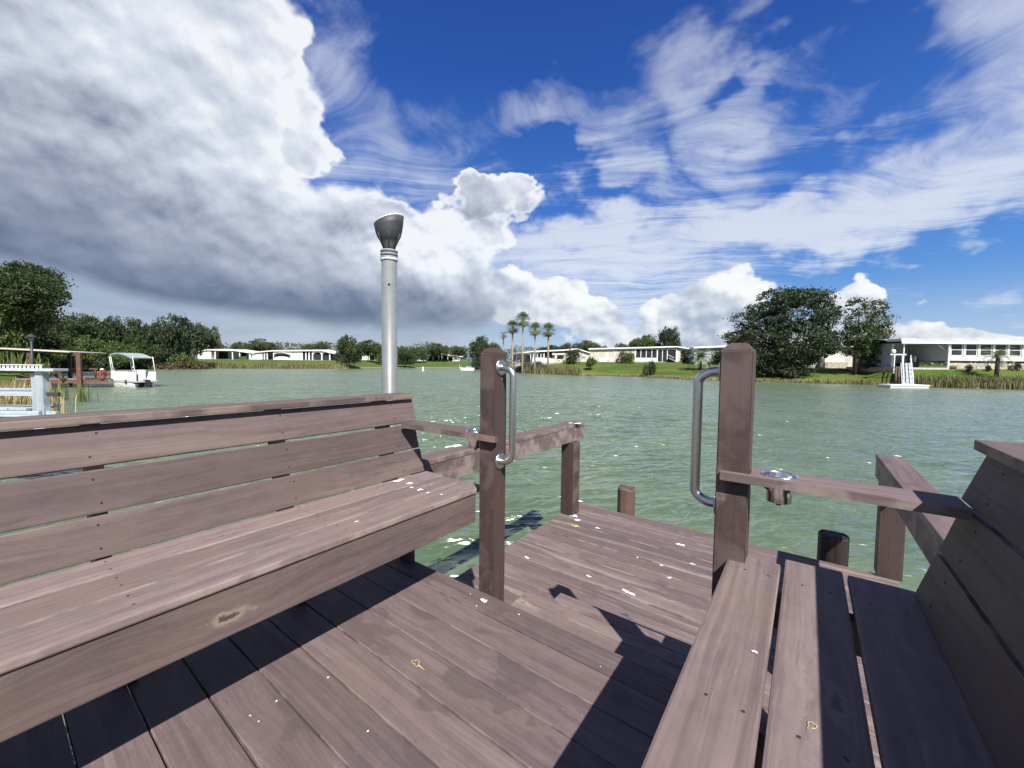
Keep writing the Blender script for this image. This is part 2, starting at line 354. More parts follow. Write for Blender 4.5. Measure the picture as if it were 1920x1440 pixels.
def grass_mat():
    m, t = mat('lawn_grass'); P = t.n('ShaderNodeNewGeometry').outputs['Position']
    a = t.noise(P, .12, 5, .6); b = t.noise(P, 1.7, 6, .7)
    c = t.mix(t.ss(a, .35, .65), (.036, .070, .011), (.070, .100, .018))
    c = t.mix(t.ss(b, .45, .8, 0, .5), c, (.15, .15, .05))
    z = t.sep(P)[2]
    c = t.mix(t.ss(t.m('ADD', z, t.m('MULTIPLY', t.m('SUBTRACT', b, .5), .5)), -.45, -.75), c, (.17, .145, .07))
    c = t.mix(t.ss(z, -.85, -.98), c, (.05, .045, .03))
    finish(t, bsdf(t, c, .9, 0, .15, bump(t, b, .8, .15))); return m
def water_mat():
    m, t = mat('lake_water'); P = t.n('ShaderNodeNewGeometry').outputs['Position']
    pf = t.comb(t.v('DOT_PRODUCT', P, tuple(_r0)), t.v('DOT_PRODUCT', P, tuple(_f0)), 0)
    rt = t.n('ShaderNodeMapping'); t.put(rt, 0, pf); rt.inputs[2].default_value = (0, 0, math.radians(-14)); pf = rt.outputs[0]
    wr = t.v('SCALE', t.v('SUBTRACT', t.noise(pf, .8, 3, .5, out=1), (.5, .5, .5)), .9)
    q = t.v('ADD', pf, wr)
    c = t.noise(t.v('MULTIPLY', q, (1.0, 2.0, 1)), 9, 3, .6)
    c2 = t.noise(t.v('MULTIPLY', q, (1.0, 2.2, 1)), 3.4, 2, .55)
    gust = t.ss(t.noise(pf, .06, 3, .5), .3, .7, .7, 1.15)
    rg = lambda n, p_: t.m('POWER', t.m('SUBTRACT', 1, t.m('ABSOLUTE', t.m('MULTIPLY_ADD', n, 2, -1))), p_)
    a_ = t.noise(t.v('MULTIPLY', q, (.65, 2.1, 1)), 1.1, 1, .5); b_ = t.noise(t.v('MULTIPLY', q, (.7, 2.4, 1)), 3.0, 1, .5)
    hh = t.m('ADD', t.m('ADD', t.m('MULTIPLY', rg(a_, 1.5), .11), t.m('MULTIPLY', rg(b_, 1.5), .048)), t.m('ADD', t.m('MULTIPLY', c, .014), t.m('MULTIPLY', c2, .022)))
    nb0 = bump(t, t.m('MULTIPLY', hh, gust), 1.0, 1.0)
    s1 = t.v('SUBTRACT', t.noise(t.v('MULTIPLY', q, (.9, 2.2, 1)), 3.1, 1, .5, out=1), (.5, .5, .5))
    sx = t.sep(t.v('SCALE', s1, t.m('MULTIPLY', gust, .14)))
    off = t.v('ADD', t.v('SCALE', tuple(_r0), sx[0]), t.v('SCALE', tuple(_f0), sx[1]))
    nb = t.v('NORMALIZE', t.v('ADD', nb0, off))
    mud = t.mix(t.ss(t.noise(pf, .5, 4, .6), .3, .7), (.055, .090, .040), (.084, .120, .060))
    # turbid body (scatters whatever the ripples do) under a reflecting surface
    body = t.n('ShaderNodeBsdfDiffuse'); t.put(body, 0, mud); t.put(body, 'Normal', t.comb(0, 0, 1))
    gl = t.n('ShaderNodeBsdfGlossy'); t.put(gl, 0, (.97, 1, .93)); gl.inputs['Roughness'].default_value = .27; t.put(gl, 'Normal', nb)
    fr = t.n('ShaderNodeFresnel'); fr.inputs['IOR'].default_value = 2.0; t.put(fr, 'Normal', nb)
    mx = t.n('ShaderNodeMixShader'); t.put(mx, 0, fr.outputs[0]); t.nt.links.new(body.outputs[0], mx.inputs[1]); t.nt.links.new(gl.outputs[0], mx.inputs[2])
    finish(t, mx.outputs[0]); return m
GRASS = grass_mat(); WATER = water_mat()

# ------------------------------------------------------------------ object helpers
def tag(o, label=None, cat=None, group=None, kind=None):
    if label: o['label'] = label
    if cat: o['category'] = cat
    if group: o['group'] = group
    if kind: o['kind'] = kind
    return o
def thing(name, label, cat, loc=(0, 0, 0), rotz=0, group=None):
    o = bpy.data.objects.new(name, None); C.objects.link(o); o.location = loc; o.rotation_euler = (0, 0, rotz); o.empty_display_size = .2
    return tag(o, label, cat, group)
def link(name, me, parent=None, mats=None):
    o = bpy.data.objects.new(name, me); C.objects.link(o)
    if parent: o.parent = parent
    return o
def copy_tree(o, parent=None):
    c = o.copy(); C.objects.link(c); c.parent = parent
    for ch in [x for x in list(C.objects) if x.parent == o]: copy_tree(ch, c)
    return c
class MB:
    """collects shapes into one mesh"""
    def __init__(s): s.v = []; s.f = []; s.sm = []
    def add(s, v, f, smooth=False):
        k = len(s.v); s.v += [tuple(x) for x in v]; s.f += [tuple(i+k for i in q) for q in f]; s.sm += [smooth]*len(f); return s
    def box(s, x0, y0, z0, x1, y1, z1):
        v = [(x, y, z) for z in (z0, z1) for y in (y0, y1) for x in (x0, x1)]
        return s.add(v, [(0, 2, 3, 1), (4, 5, 7, 6), (0, 1, 5, 4), (2, 6, 7, 3), (0, 4, 6, 2), (1, 3, 7, 5)])
    def bar(s, a, b, w_, h_=None, up=(0, 0, 1)):
        h_ = h_ or w_; a = Vector(a); b = Vector(b); d = (b-a).normalized(); up = Vector(up)
        if abs(d.dot(up)) > .98: up = Vector((0, 1, 0))
        x = d.cross(up).normalized(); y = x.cross(d)
        v = [p + x*(w_/2*i) + y*(h_/2*j) for p in (a, b) for j in (-1, 1) for i in (-1, 1)]
        return s.add(v, [(0, 1, 3, 2), (4, 6, 7, 5), (0, 4, 5, 1), (2, 3, 7, 6), (0, 2, 6, 4), (1, 5, 7, 3)])
    def tube(s, pts, r, n=12, cap=True):
        pts = [Vector(p) for p in pts]; rs = r if isinstance(r, (list, tuple)) else [r]*len(pts); v = []; x = None
        for i, p in enumerate(pts):
            d = (pts[min(i+1, len(pts)-1)] - pts[max(i-1, 0)]).normalized()
            if x is None: x = d.orthogonal().normalized()
            x = (x - d*x.dot(d)).normalized(); y = d.cross(x)
            v += [p + (x*math.cos(2*PI*k/n) + y*math.sin(2*PI*k/n))*rs[i] for k in range(n)]
        f = [(i*n+k, i*n+(k+1) % n, (i+1)*n+(k+1) % n, (i+1)*n+k) for i in range(len(pts)-1) for k in range(n)]
        s.add(v, f, True)
        if cap: s.f += [tuple(len(s.v)-len(v)+k for k in range(n))[::-1], tuple(len(s.v)-n+k for k in range(n))]; s.sm += [False]*2
        return s
    def lathe(s, prof, n=28, c=(0, 0, 0), shear=(0, 0), zr=None):
        """prof: (r, z); shear tilts the upper rim"""
        v = []; zb, zt = zr or (min(p[1] for p in prof), max(p[1] for p in prof))
        for r, z in prof:
            k_ = ((z-zb)/(zt-zb+1e-9))**2
            for k in range(n):
                a = 2*PI*k/n; x, y = r*math.cos(a), r*math.sin(a)
                v.append((c[0]+x, c[1]+y, c[2]+z+(x*shear[0]+y*shear[1])*k_))
        return s.add(v, [(i*n+k, i*n+(k+1) % n, (i+1)*n+(k+1) % n, (i+1)*n+k) for i in range(len(prof)-1) for k in range(n)], True)
    def prism(s, poly, z0, z1):
        n = len(poly); v = [(x, y, z) for z in (z0, z1) for x, y in poly]
        return s.add(v, [tuple(range(n))[::-1], tuple(range(n, 2*n))] + [(i, (i+1) % n, n+(i+1) % n, n+i) for i in range(n)])
    def mesh(s, name, m):
        me = bpy.data.meshes.new(name); me.from_pydata(s.v, [], s.f); me.materials.append(m)
        me.polygons.foreach_set('use_smooth', s.sm); me.update(); return me
    def build(s, name, m, parent=None, loc=None):
        o = link(name, s.mesh(name, m), parent)
        if loc is not None: o.location = loc
        return o

_cache = {}
def plank_mesh(L, W, T, m, bev):
    k = (round(L, 3), round(W, 3), round(T, 3), m.name, bev)
    if k not in _cache:
        bm = bmesh.new(); bmesh.ops.create_cube(bm, size=1); bmesh.ops.scale(bm, vec=(L, W, T), verts=bm.verts)
        if bev: bmesh.ops.bevel(bm, geom=list(bm.edges), offset=bev, segments=2 if L > .3 else 1, affect='EDGES', profile=.6)
        me = bpy.data.meshes.new('plank'); bm.to_mesh(me); bm.free(); me.materials.append(m); _cache[k] = me
        me.polygons.foreach_set('use_smooth', [False]*len(me.polygons))
    return _cache[k]
def plank(parent, name, c, L, W, T, m, xd=(1, 0, 0), zd=(0, 0, 1), bev=.004, label=None):
    """a board: length along xd, face normal zd, centre c in the parent's space"""
    X = Vector(xd).normalized(); Z = Vector(zd); Z = (Z - X*Z.dot(X)).normalized(); Y = Z.cross(X)
    o = link(name, plank_mesh(L, W, T, m, bev), parent)
    mm = Matrix((X, Y, Z)).transposed().to_4x4(); mm.translation = Vector(c)
    o.matrix_local = mm
    if label: o['label'] = label
    return o

# ------------------------------------------------------------------ setting: water, ground
ZW = -.98
# front shoreline: photo bearing, depth of shore, depth of the houses behind, ground height there
TAB = [(-700, 9, 14, -.2), (-300, 11, 17, -.2), (0, 16, 24, -.3), (40, 22, 30, -.3), (75, 44, 52, -.2), (130, 76, 86, 0), (200, 95, 105, .4), (300, 99, 110, .7), (370, 98, 128, 1.45),
       (640, 112, 130, 1.5), (740, 140, 185, 1.8), (855, 152, 198, 1.9), (930, 118, 150, 1.8), (985, 86, 92, 1.2), (1083, 74, 88, 1.6), (1190, 69, 88, 1.9), (1310, 56, 84, 1.9), (1400, 52, 70, 1.2), (1500, 50, 60, .9),
       (1600, 48.5, 55, .9), (1668, 45.5, 49, .95), (1690, 44.5, 47.2, 1.0), (1790, 42, 47, 1.0), (1920, 40, 46, .95), (2300, 36, 44, .95), (2900, 30, 40, .9)]
AZ = []
for px, ds, dh, zh in TAB:
    a = math.atan((px-960)/F); AZ.append((a, ds/math.cos(a), dh/math.cos(a), zh))
AZ += [(math.radians(95), 70, 85, .8), (math.radians(130), 45, 60, .6), (math.radians(165), 12, 20, .3), (math.radians(180), 9, 15, .3), (math.radians(294), AZ[0][1], AZ[0][2], -.2)]
AZ.sort(); _az = np.array([q[0] for q in AZ]); _tb = np.array([q[1:] for q in AZ])
def prof(a):
    if a < _az[0]: a += 2*PI
    return [float(np.interp(a, _az, _tb[:, k], period=None)) for k in range(3)]
def gz(x, y):
    a = math.atan2(x*_r0.x+y*_r0.y, x*_f0.x+y*_f0.y); r = math.hypot(x, y); ds, dh, zh = prof(a)
    return float(np.interp(r, [ds-8, ds, ds+1.2, dh, dh+60, 900], [-2.6, ZW, ZW+.34, zh, zh+.6, zh+.6]))
def terrain():
    NA = 420; rows = [('s', -8), ('s', -3), ('s', -.8), ('s', 0), ('s', .5), ('s', 1.2), ('t', .15), ('t', .35), ('t', .6), ('t', .8), ('h', 0), ('h', 8), ('h', 25), ('h', 60), ('a', 400), ('a', 1200)]
    v = []; rr = random.Random(3)
    for i in range(NA):
        a = -PI + 2*PI*i/NA; ds, dh, zh = prof(a)
        for k, q in rows:
            wob = rr.uniform(-.25, .25)
            r = {'s': ds+q+wob, 't': ds+1.2+(dh-ds-1.2)*q, 'h': dh+q, 'a': q}[k]
            d = _r0*math.sin(a)*r + _f0*math.cos(a)*r
            z = gz(d.x, d.y) + (0 if k == 's' else rr.uniform(-.05, .05))
            v.append((d.x, d.y, z))
    n = len(rows); f = [(i*n+k, i*n+k+1, ((i+1) % NA)*n+k+1, ((i+1) % NA)*n+k) for i in range(NA) for k in range(n-1)]
    mb = MB(); mb.add(v, f, True); o = mb.build('ground', GRASS); tag(o, 'green grassy land and banks all round the lake', kind='structure'); return o
terrain()
def water():
    """one sheet: wind ripples modelled where the lake is near, flat far out"""
    rs = np.random.RandomState(12); NA = 900; A = np.linspace(-1.12, 1.12, NA)
    R_ = [1.2]
    while R_[-1] < 70: R_.append(R_[-1]+max(.030, R_[-1]*.0056))
    R_ = np.array(R_); dr = np.gradient(R_); NR = len(R_)
    r, a = np.meshgrid(R_, A, indexing='ij'); X0 = r*np.sin(a); Y0 = r*np.cos(a)       # to the right of / along the view azimuth
    X, Y, Z = X0.copy(), Y0.copy(), np.zeros_like(X0); fade = np.clip((70-r)/12, 0, 1)
    patch = .85+.3*np.sin(X0*.35+1.3*np.sin(Y0*.21))*np.sin(Y0*.47+np.sin(X0*.27))
    N = 64
    for i in range(N):
        lam = .13*(1.1/.13)**(i/(N-1)); th = math.radians(-12)+rs.normal()*.30; k = 2*PI/lam; kx, ky = k*math.sin(th), k*math.cos(th)
        sl = .20*math.sqrt(2/N)*(1.2 if .2 < lam < .6 else .75); amp = sl/k; ph = rs.uniform(0, 2*PI)
        g = fade*patch*np.clip((lam/(dr[:, None]*2.4)-1), 0, 1); q = kx*X0+ky*Y0+ph+.5*np.sin(.8*X0*math.cos(th)+ph)
        Z += amp*g*np.cos(q); X -= .8*amp*g*math.sin(th)*np.sin(q); Y -= .8*amp*g*math.cos(th)*np.sin(q)
    P = X[..., None]*np.array(_r0)+Y[..., None]*np.array(_f0); P[..., 2] = ZW+Z; P = P.reshape(-1, 3)
    i, j = np.meshgrid(np.arange(NR-1), np.arange(NA-1), indexing='ij'); b = (i*NA+j).ravel()
    f1 = np.stack([b, b+1, b+NA+1, b+NA], 1)
    n0 = len(P); NB = 240; rows = [70, 120, 400]; ext = []; f2 = []
    # remaining flat part: a sector from the shore outwards behind the modelled one, and a ring beyond it
    def pt(r_, a_): v = _r0*(r_*math.sin(a_))+_f0*(r_*math.cos(a_)); return (v.x, v.y, ZW)
    aa = [-1.12+2.24*k/60 for k in range(61)]
    for r_ in (69.6, 140, 420): ext += [pt(r_, a_) for a_ in aa]
    for m in range(2):
        for k in range(60): q = n0+m*61+k; f2.append((q, q+1, q+62, q+61))
    n1 = n0+len(ext); bb = [1.12+(2*PI-2.24)*k/90 for k in range(91)]
    for r_ in (.6, 8, 70, 420): ext += [pt(r_, a_) for a_ in bb]
    for m in range(3):
        for k in range(90): q = n1+m*91+k; f2.append((q, q+1, q+92, q+91))
    n2 = n1+4*91; ext += [pt(.9, a_) for a_ in aa]+[pt(1.25, a_) for a_ in aa]
    V = np.concatenate([P, np.array(ext)]); Fq = np.concatenate([f1, np.array(f2)]).astype(np.int32); nf = len(Fq)
    me = bpy.data.meshes.new('lake_water'); me.vertices.add(len(V)); me.vertices.foreach_set('co', V.astype(np.float32).ravel())
    me.loops.add(nf*4); me.loops.foreach_set('vertex_index', Fq.ravel()); me.polygons.add(nf)
    me.polygons.foreach_set('loop_start', np.arange(0, nf*4, 4, dtype=np.int32)); me.polygons.foreach_set('loop_total', np.full(nf, 4, np.int32))
    me.polygons.foreach_set('use_smooth', np.ones(nf, bool)); me.materials.append(WATER); me.update(calc_edges=True)
    o = link('lake_water', me); tag(o, 'rippled green lake water', kind='structure')
    assert me.polygons[0].normal.z > 0 and me.polygons[nf-1].normal.z > 0 and me.polygons[nf-300].normal.z > 0
water()
mb = MB(); mb.add([(-60, -60, -2.7), (60, -60, -2.7), (60, 60, -2.7), (-60, 60, -2.7)], [(0, 1, 2, 3)])
tag(mb.build('lake_bed', simple('mud', (.03, .035, .02), .9)), 'muddy bed under the lake', kind='structure')

# ------------------------------------------------------------------ dock: main deck
deck = thing('main_deck', 'brown stained main deck of wide boards between the two benches', 'deck', (-.6, 0, 0))
y = 1.39; k = 0
while y > -1.3:
    wd = .117 if k == 0 else .137
    plank(deck, 'board', (-.05+rnd.uniform(-.004, .004), y-wd/2, -.0135+rnd.uniform(-.0012, .0012)), 2.75, wd, .027, W_DECK, zd=(rnd.uniform(-.002, .002), rnd.uniform(-.006, .006), 1))
    y -= wd + (.005 if k % 3 else .007); k += 1
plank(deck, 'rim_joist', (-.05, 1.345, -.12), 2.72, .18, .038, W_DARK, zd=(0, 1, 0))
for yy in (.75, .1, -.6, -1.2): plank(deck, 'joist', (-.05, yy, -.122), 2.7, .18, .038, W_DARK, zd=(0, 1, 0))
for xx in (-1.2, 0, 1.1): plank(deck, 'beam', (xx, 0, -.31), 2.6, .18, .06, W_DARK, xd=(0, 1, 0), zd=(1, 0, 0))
for (xx, yy) in ((-1.25, 1.2), (-1.25, -.9), (1.15, 1.2), (1.15, -.9)): MB().tube([(xx, yy, -2.8), (xx, yy, -.42)], .1, 16).build('support_piling', W_PILE, deck)

# step
step = thing('wooden_step', 'narrow three-board step down between main deck and lower platform', 'step', (-.5, 1.6, -.18))
for (yy, x0, ww) in ((1.655, -1.195, .087), (1.742, -1.195, .085), (1.833, -1.04, .092)):
    x1 = .35; plank(step, 'board', ((x0+x1)/2+.5, yy-1.6, -.0135), x1-x0, ww-.003, .027, W_LOW)
plank(step, 'board', (.08, 1.57-1.6, -.0135), 1.55, .082, .027, W_LOW)
plank(step, 'board', (.08, 1.483-1.6+.002, -.0135), 1.55, .082, .027, W_LOW)
for xx in (-.6, .1, .75): plank(step, 'stringer', (xx, .03, -.133), .36, .2, .038, W_DARK, xd=(0, 1, 0), zd=(1, 0, 0))

# lower platform
low = thing('lower_platform', 'weathered lower platform of brown boards ending at the water', 'platform', (-.7, 2.6, -.43))
y = 3.872; k = 0
while y > 1.42:
    plank(low, 'board', (.02, y-.0665-2.6, -.0135+rnd.uniform(-.0025, .0025)), 2.50+(.0), .133, .027, W_LOW, zd=(rnd.uniform(-.002, .002), rnd.uniform(-.007, .007), 1))
    y -= .133 + (.0055 if k % 3 else .009); k += 1
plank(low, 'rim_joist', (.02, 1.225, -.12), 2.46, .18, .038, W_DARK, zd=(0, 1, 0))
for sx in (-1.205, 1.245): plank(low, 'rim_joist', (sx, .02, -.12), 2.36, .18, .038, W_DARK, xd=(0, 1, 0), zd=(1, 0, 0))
for (xx, yy) in ((-1.05, -1.0), (1.1, -1.0)): MB().tube([(xx, yy, -2.3), (xx, yy, -.05)], .1, 16).build('support_piling', W_PILE, low)

def pile(x, y, top, r, label, PM=W_PILE):
    t_ = thing('dock_piling', label, 'piling', (x, y, -2.8), 0, 'round pilings at the outer edge of the lower platform')
    n = 28; v = []; h = top+2.8
    for zi, rr_ in ((0, r*1.03), (h-.012, r), (h, r-.012)):
        for k_ in range(n):
            a = 2*PI*k_/n; q = rr_*(1+.03*math.sin(5*a+x)+.02*math.sin(9*a)); v.append((q*math.cos(a), q*math.sin(a), zi+(.006*math.sin(3*a) if zi > 1 else 0)))
    m_ = MB(); m_.add(v, [(i*n+k_, i*n+(k_+1) % n, (i+1)*n+(k_+1) % n, (i+1)*n+k_) for i in range(2) for k_ in range(n)])
    m_.build('shaft', PM, t_)
    c_ = MB(); c_.add([(rr2*math.cos(2*PI*k_/n), rr2*math.sin(2*PI*k_/n), h-.001) for rr2 in (r-.013,) for k_ in range(n)], [tuple(range(n))]); c_.build('cut_top', W_PILE if PM is W_PILE else PM, t_)
    return t_
pile(-1.45, 3.965, -.19, .088, 'short round brown piling by the left rail post, in the sun')
pile(.215, 3.965, -.235, .095, 'short round nearly black piling beyond the end of the right bench', wood('black_brown_piling', (.018, .011, .010), (.03, .02, .018), (.006, .004, .004), wear=.15, knots=.3))

# ------------------------------------------------------------------ benches
def bench(side, label):
    """side -1: left bench facing +X ; +1: right bench facing -X"""
    s = side
    x0 = -.728; ox = lambda d: x0 + s*d           # d = distance from the aisle centre
    root = thing('slatted_bench', label, 'bench', (ox(.78), .35, 0), 0, 'slatted wooden benches facing each other across the deck')
    R0 = Vector(root.location)
    y1, y0 = 1.497, -.95; L = y1-y0; yc = (y0+y1)/2
    P = lambda d, y_, z: Vector((ox(d), y_, z)) - R0
    dirx = Vector((s, 0, 0))
    for i, (a, b) in enumerate(((.547, .685), (.695, .836), (.846, .983 if s < 0 else .991))):
        e = (.01, .0, .012)[i] if s < 0 else (-.03, .03, .02)[i]
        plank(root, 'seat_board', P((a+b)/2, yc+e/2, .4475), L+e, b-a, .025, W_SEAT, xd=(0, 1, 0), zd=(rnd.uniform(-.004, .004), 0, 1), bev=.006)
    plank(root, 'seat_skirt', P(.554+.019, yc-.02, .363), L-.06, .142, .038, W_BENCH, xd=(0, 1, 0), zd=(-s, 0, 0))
    # backrest boards, leaning outwards
    rows = (('back_board', 1.019, .586, .983, .463), ('back_board', 1.060, .722, 1.023, .592), ('back_board', 1.098, .862, 1.057, .736))
    for nme, dt, zt, db, zb in rows:
        top = Vector((ox(dt), 0, zt)); bot = Vector((ox(db), 0, zb)); c = (top+bot)/2; c.y = yc
        n = Vector((-s*(zt-zb), 0, (dt-db)))*1.0; n = Vector((-s*abs(zt-zb), 0, -abs(dt-db)*-1)).normalized()
        c = c - n*.013
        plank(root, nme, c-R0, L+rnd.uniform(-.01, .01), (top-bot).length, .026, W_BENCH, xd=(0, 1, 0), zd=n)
    plank(root, 'back_cap', P(1.072+.068, yc, .879), L, .136, .026, W_BENCH, xd=(0, 1, 0))
    # supports behind the back, and under the seat
    for yy in (1.315, .777, .223, -.5):
        top = Vector((ox(1.128), yy, .864)); bot = Vector((ox(.995), yy, .33)); v = top-bot
        plank(root, 'back_support', (top+bot)/2-R0+Vector((s*.024, 0, 0)), v.length, .089, .038, W_BENCH, xd=v, zd=(0, 1, 0))
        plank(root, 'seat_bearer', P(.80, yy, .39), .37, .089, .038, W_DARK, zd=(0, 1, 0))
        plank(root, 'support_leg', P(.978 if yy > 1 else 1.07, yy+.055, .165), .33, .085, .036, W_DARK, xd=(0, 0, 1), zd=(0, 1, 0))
    # armrest with a hole for the cup holder, notched round the post
    pin, pout = (.404, .493) if s < 0 else (.506, .595)
    a_in = (.382 if s < 0 else .521); dn = pin if s < 0 else pin
    inner = a_in
    poly = [(inner, 1.375), (1.03 if s < 0 else 1.05, 1.375), (1.03 if s < 0 else 1.05, 1.50), (pout+.004, 1.50), (pout+.004, 1.399), (inner, 1.399)]
    poly = [(ox(d)-R0.x, y_-R0.y) for d, y_ in poly]
    if s > 0: pass
    else: poly = poly[::-1]
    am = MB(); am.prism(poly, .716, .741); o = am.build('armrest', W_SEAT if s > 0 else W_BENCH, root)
    cupd = (.553 if s < 0 else .673); cupy = 1.441
    cut = MB(); cut.tube([(ox(cupd)-R0.x, cupy-R0.y, .6), (ox(cupd)-R0.x, cupy-R0.y, .85)], .0424, 32); co = cut.build('cutter', W_SEAT)
    co.location = R0
    bo = o.modifiers.new('b', 'BOOLEAN'); bo.object = co; bo.solver = 'EXACT'; bo.operation = 'DIFFERENCE'
    bpy.context.view_layer.update()
    ev = o.evaluated_get(bpy.context.evaluated_depsgraph_get()); me = bpy.data.meshes.new_from_object(ev); o.modifiers.clear(); o.data = me
    bpy.data.objects.remove(co)
    sc = MB()
    for yy in (1.36, .79, .22):
        for nme, dt, zt, db, zb in rows:
            for f_ in (.22, .78):
                d_ = db+(dt-db)*f_; z_ = zb+(zt-zb)*f_; c_ = P(d_, yy+rnd.uniform(-.01, .01), z_)
                sc.tube([c_+Vector((s*.004, 0, 0)), c_+Vector((-s*.0012, 0, 0))], .0036, 6)
        for a_ in (.6, .66, .74, .80, .88, .95):
            c_ = P(a_, yy, .4605); sc.tube([c_-Vector((0, 0, .003)), c_+Vector((0, 0, .0004))], .0035, 6)
    q = sc.build('screw_heads', RUST, root); q['kind'] = 'stuff'
    return root, Vector((ox(cupd), cupy, .741))
LB, cupL = bench(-1, 'long brown wooden bench on the left, sunlit, with slatted back towards the lake')
RB, cupR = bench(1, 'brown wooden bench on the right, its slatted back in deep shade')

def cup(c, label):
    t_ = thing('cup_holder', label, 'cup holder', c, 0, 'stainless steel cup holders sunk in the armrests')
    MB().lathe([(.0415, 0.0), (.0485, .0), (.0485, .003), (.0465, .0045), (.0425, .0035), (.0412, 0.001), (.0412, -.004)], 36).build('rim', POLISHED, t_)
    MB().lathe([(.0405, .001), (.0405, -.036), (.031, -.042), (.031, -.075), (.0, -.075)], 36).build('inner_cup', POLISHED, t_)
    MB().lathe([(.0418, .0), (.0418, -.040), (.0330, -.046), (.0330, -.078), (.010, -.080), (.0, -.080)], 36).build('outer_cup', POLISHED, t_)
    MB().tube([(0, 0, -.080), (0, 0, -.09)], .007, 10).build('drain_nipple', BLACKM, t_)
cup(cupL, 'steel cup holder in the armrest of the left bench, beside the left grab post')
cup(cupR, 'steel cup holder with shiny open rim in the armrest of the right bench')

# ------------------------------------------------------------------ gate posts with grab bars
def gate_post(x0, y0, side, label, zb, lean=0):
    t_ = thing('grab_post', label, 'post', (x0+.0445, y0+.0445, zb), 0, 'tall chamfered posts flanking the way down')
    h = 1.118-zb; m_ = MB(); a = .0445; i_ = .024
    v = [(x*a, y_*a, z) for z in (0, h) for x, y_ in ((-1, -1), (1, -1), (1, 1), (-1, 1))] + [(x*i_, y_*i_, h+.024) for x, y_ in ((-1, -1), (1, -1), (1, 1), (-1, 1))]
    m_.add(v, [(0, 3, 2, 1), (0, 1, 5, 4), (1, 2, 6, 5), (2, 3, 7, 6), (3, 0, 4, 7), (4, 5, 9, 8), (5, 6, 10, 9), (6, 7, 11, 10), (7, 4, 8, 11), (8, 9, 10, 11)])
    bm = bmesh.new(); me = m_.mesh('post_shaft', W_POST); bm.from_mesh(me); bmesh.ops.bevel(bm, geom=list(bm.edges), offset=.003, segments=2, affect='EDGES'); bm.to_mesh(me); bm.free()
    # grain along the height: mesh turned so that its own X is up
    o = link('post_shaft', me, t_); me.transform(Matrix.Rotation(PI/2, 4, 'Y')); o.matrix_local = Matrix.Rotation(-PI/2, 4, 'Y')
    s = side; zt, zl = 1.052-zb, .617-zb; X = s*.0445; so_ = .054; r = .0155; pts = []
    c1, c2 = Vector((X+s*(so_-.04), 0, zt-.04)), Vector((X+s*(so_-.04), 0, zl+.04))
    pts.append((X, 0, zt))
    for k_ in range(9):
        a_ = PI/2*(1-k_/8); pts.append((c1.x+s*.04*math.cos(a_)*1.4, 0, c1.z+.04*math.sin(a_)))
    for k_ in range(9):
        a_ = PI/2*(k_/8); pts.append((c2.x+s*.04*math.cos(a_)*1.4, 0, c2.z-.04*math.sin(a_)))
    pts.append((X, 0, zl))
    b_ = MB().tube(pts, r, 20).build('grab_bar', STEEL, t_)
    for z_ in (zt, zl): MB().tube([(X, 0, z_), (X+s*.004, 0, z_), (X+s*.0075, 0, z_)], [.038, .038, .030], 28).build('flange', STEEL, b_)
    return t_
gate_post(-1.221, 1.401, 1, 'tall brown post with steel grab bar beside the left bench', -.43)
gate_post(-.222, 1.401, -1, 'tall dark brown post with steel grab bar at the right bench armrest', -.43)

# railings on the lower platform
def railing(xf, x1, yend, ystart, ytop, px_, py_, label, wid=.14):
    t_ = thing('dock_rail', label, 'railing', (px_, py_, -.43), 0, 'heavy hand rails along the lower platform')
    zt = ytop+.43; xc = (xf+x1)/2 - px_; L = yend-ystart; yc = (yend+ystart)/2-py_
    plank(t_, 'rail_cap', (xc, yc, zt-.019), L, abs(x1-xf), .037, W_DECK, xd=(0, 1, 0), bev=.006)
    plank(t_, 'rail_beam', (xc, yc-.002, zt-.107), L-.006, abs(x1-xf)-.006, .137, W_DECK, xd=(0, 1, 0), bev=.004)
    h = zt-.176
    plank(t_, 'post', (0, 0, h/2+.0), h, .138, .138, W_POST, xd=(0, 0, 1), zd=(0, 1, 0))
railing(-1.85, -1.99, 3.79, 1.62, .475, -1.88, 3.55, 'brown hand rail with a single post behind the left bench')
railing(.45, .60, 4.15, 1.85, .405, .525, 3.90, 'brown hand rail and cracked post beyond the right bench')

# ------------------------------------------------------------------ lamp pole
lp = thing('lamp_pole', 'pale grey round pole with dark cup-shaped lamp head behind the left bench', 'lamp', (-2.40, 1.775, ZW))
MB().tube([(0, 0, -1.7), (0, 0, .95), (-.004, .004, 2.775)], .0535, 32).build('pole', POLE, lp)
col = MB()
for k in range(3):
    z = 2.770+k*.023; col.lathe([(.050, z), (.058, z+.004), (.061, z+.011), (.058, z+.019), (.050, z+.023)], 28, (-.004, .004, 0))
cb = col.build('collar', ROPE, lp)
MB().lathe([(.050, 2.760), (.060, 2.764), (.062, 2.770), (.058, 2.777), (.05, 2.779)], 28, (-.004, .004, 0), (.1, 0)).build('white_ring', WHITE, cb)
SH = (.34*_r0.x, .34*_r0.y); ZR = (2.835, 3.035)
head = MB().lathe([(.034, 2.835), (.038, 2.842), (.046, 2.858), (.044, 2.864), (.053, 2.878), (.051, 2.884), (.064, 2.902), (.080, 2.93), (.090, 2.965), (.096, 3.0), (.100, 3.035), (.094, 3.035), (.086, 2.97), (.06, 2.90)], 40, (-.004, .004, 0), SH, ZR).build('lamp_head', LAMP, lp)
MB().lathe([(.0, 3.030), (.060, 3.034), (.1005, 3.036), (.1025, 3.039), (.1005, 3.043), (.05, 3.045), (.0, 3.046)], 40, (-.004, .004, 0), SH, ZR).build('top_lens', WHITE, head)
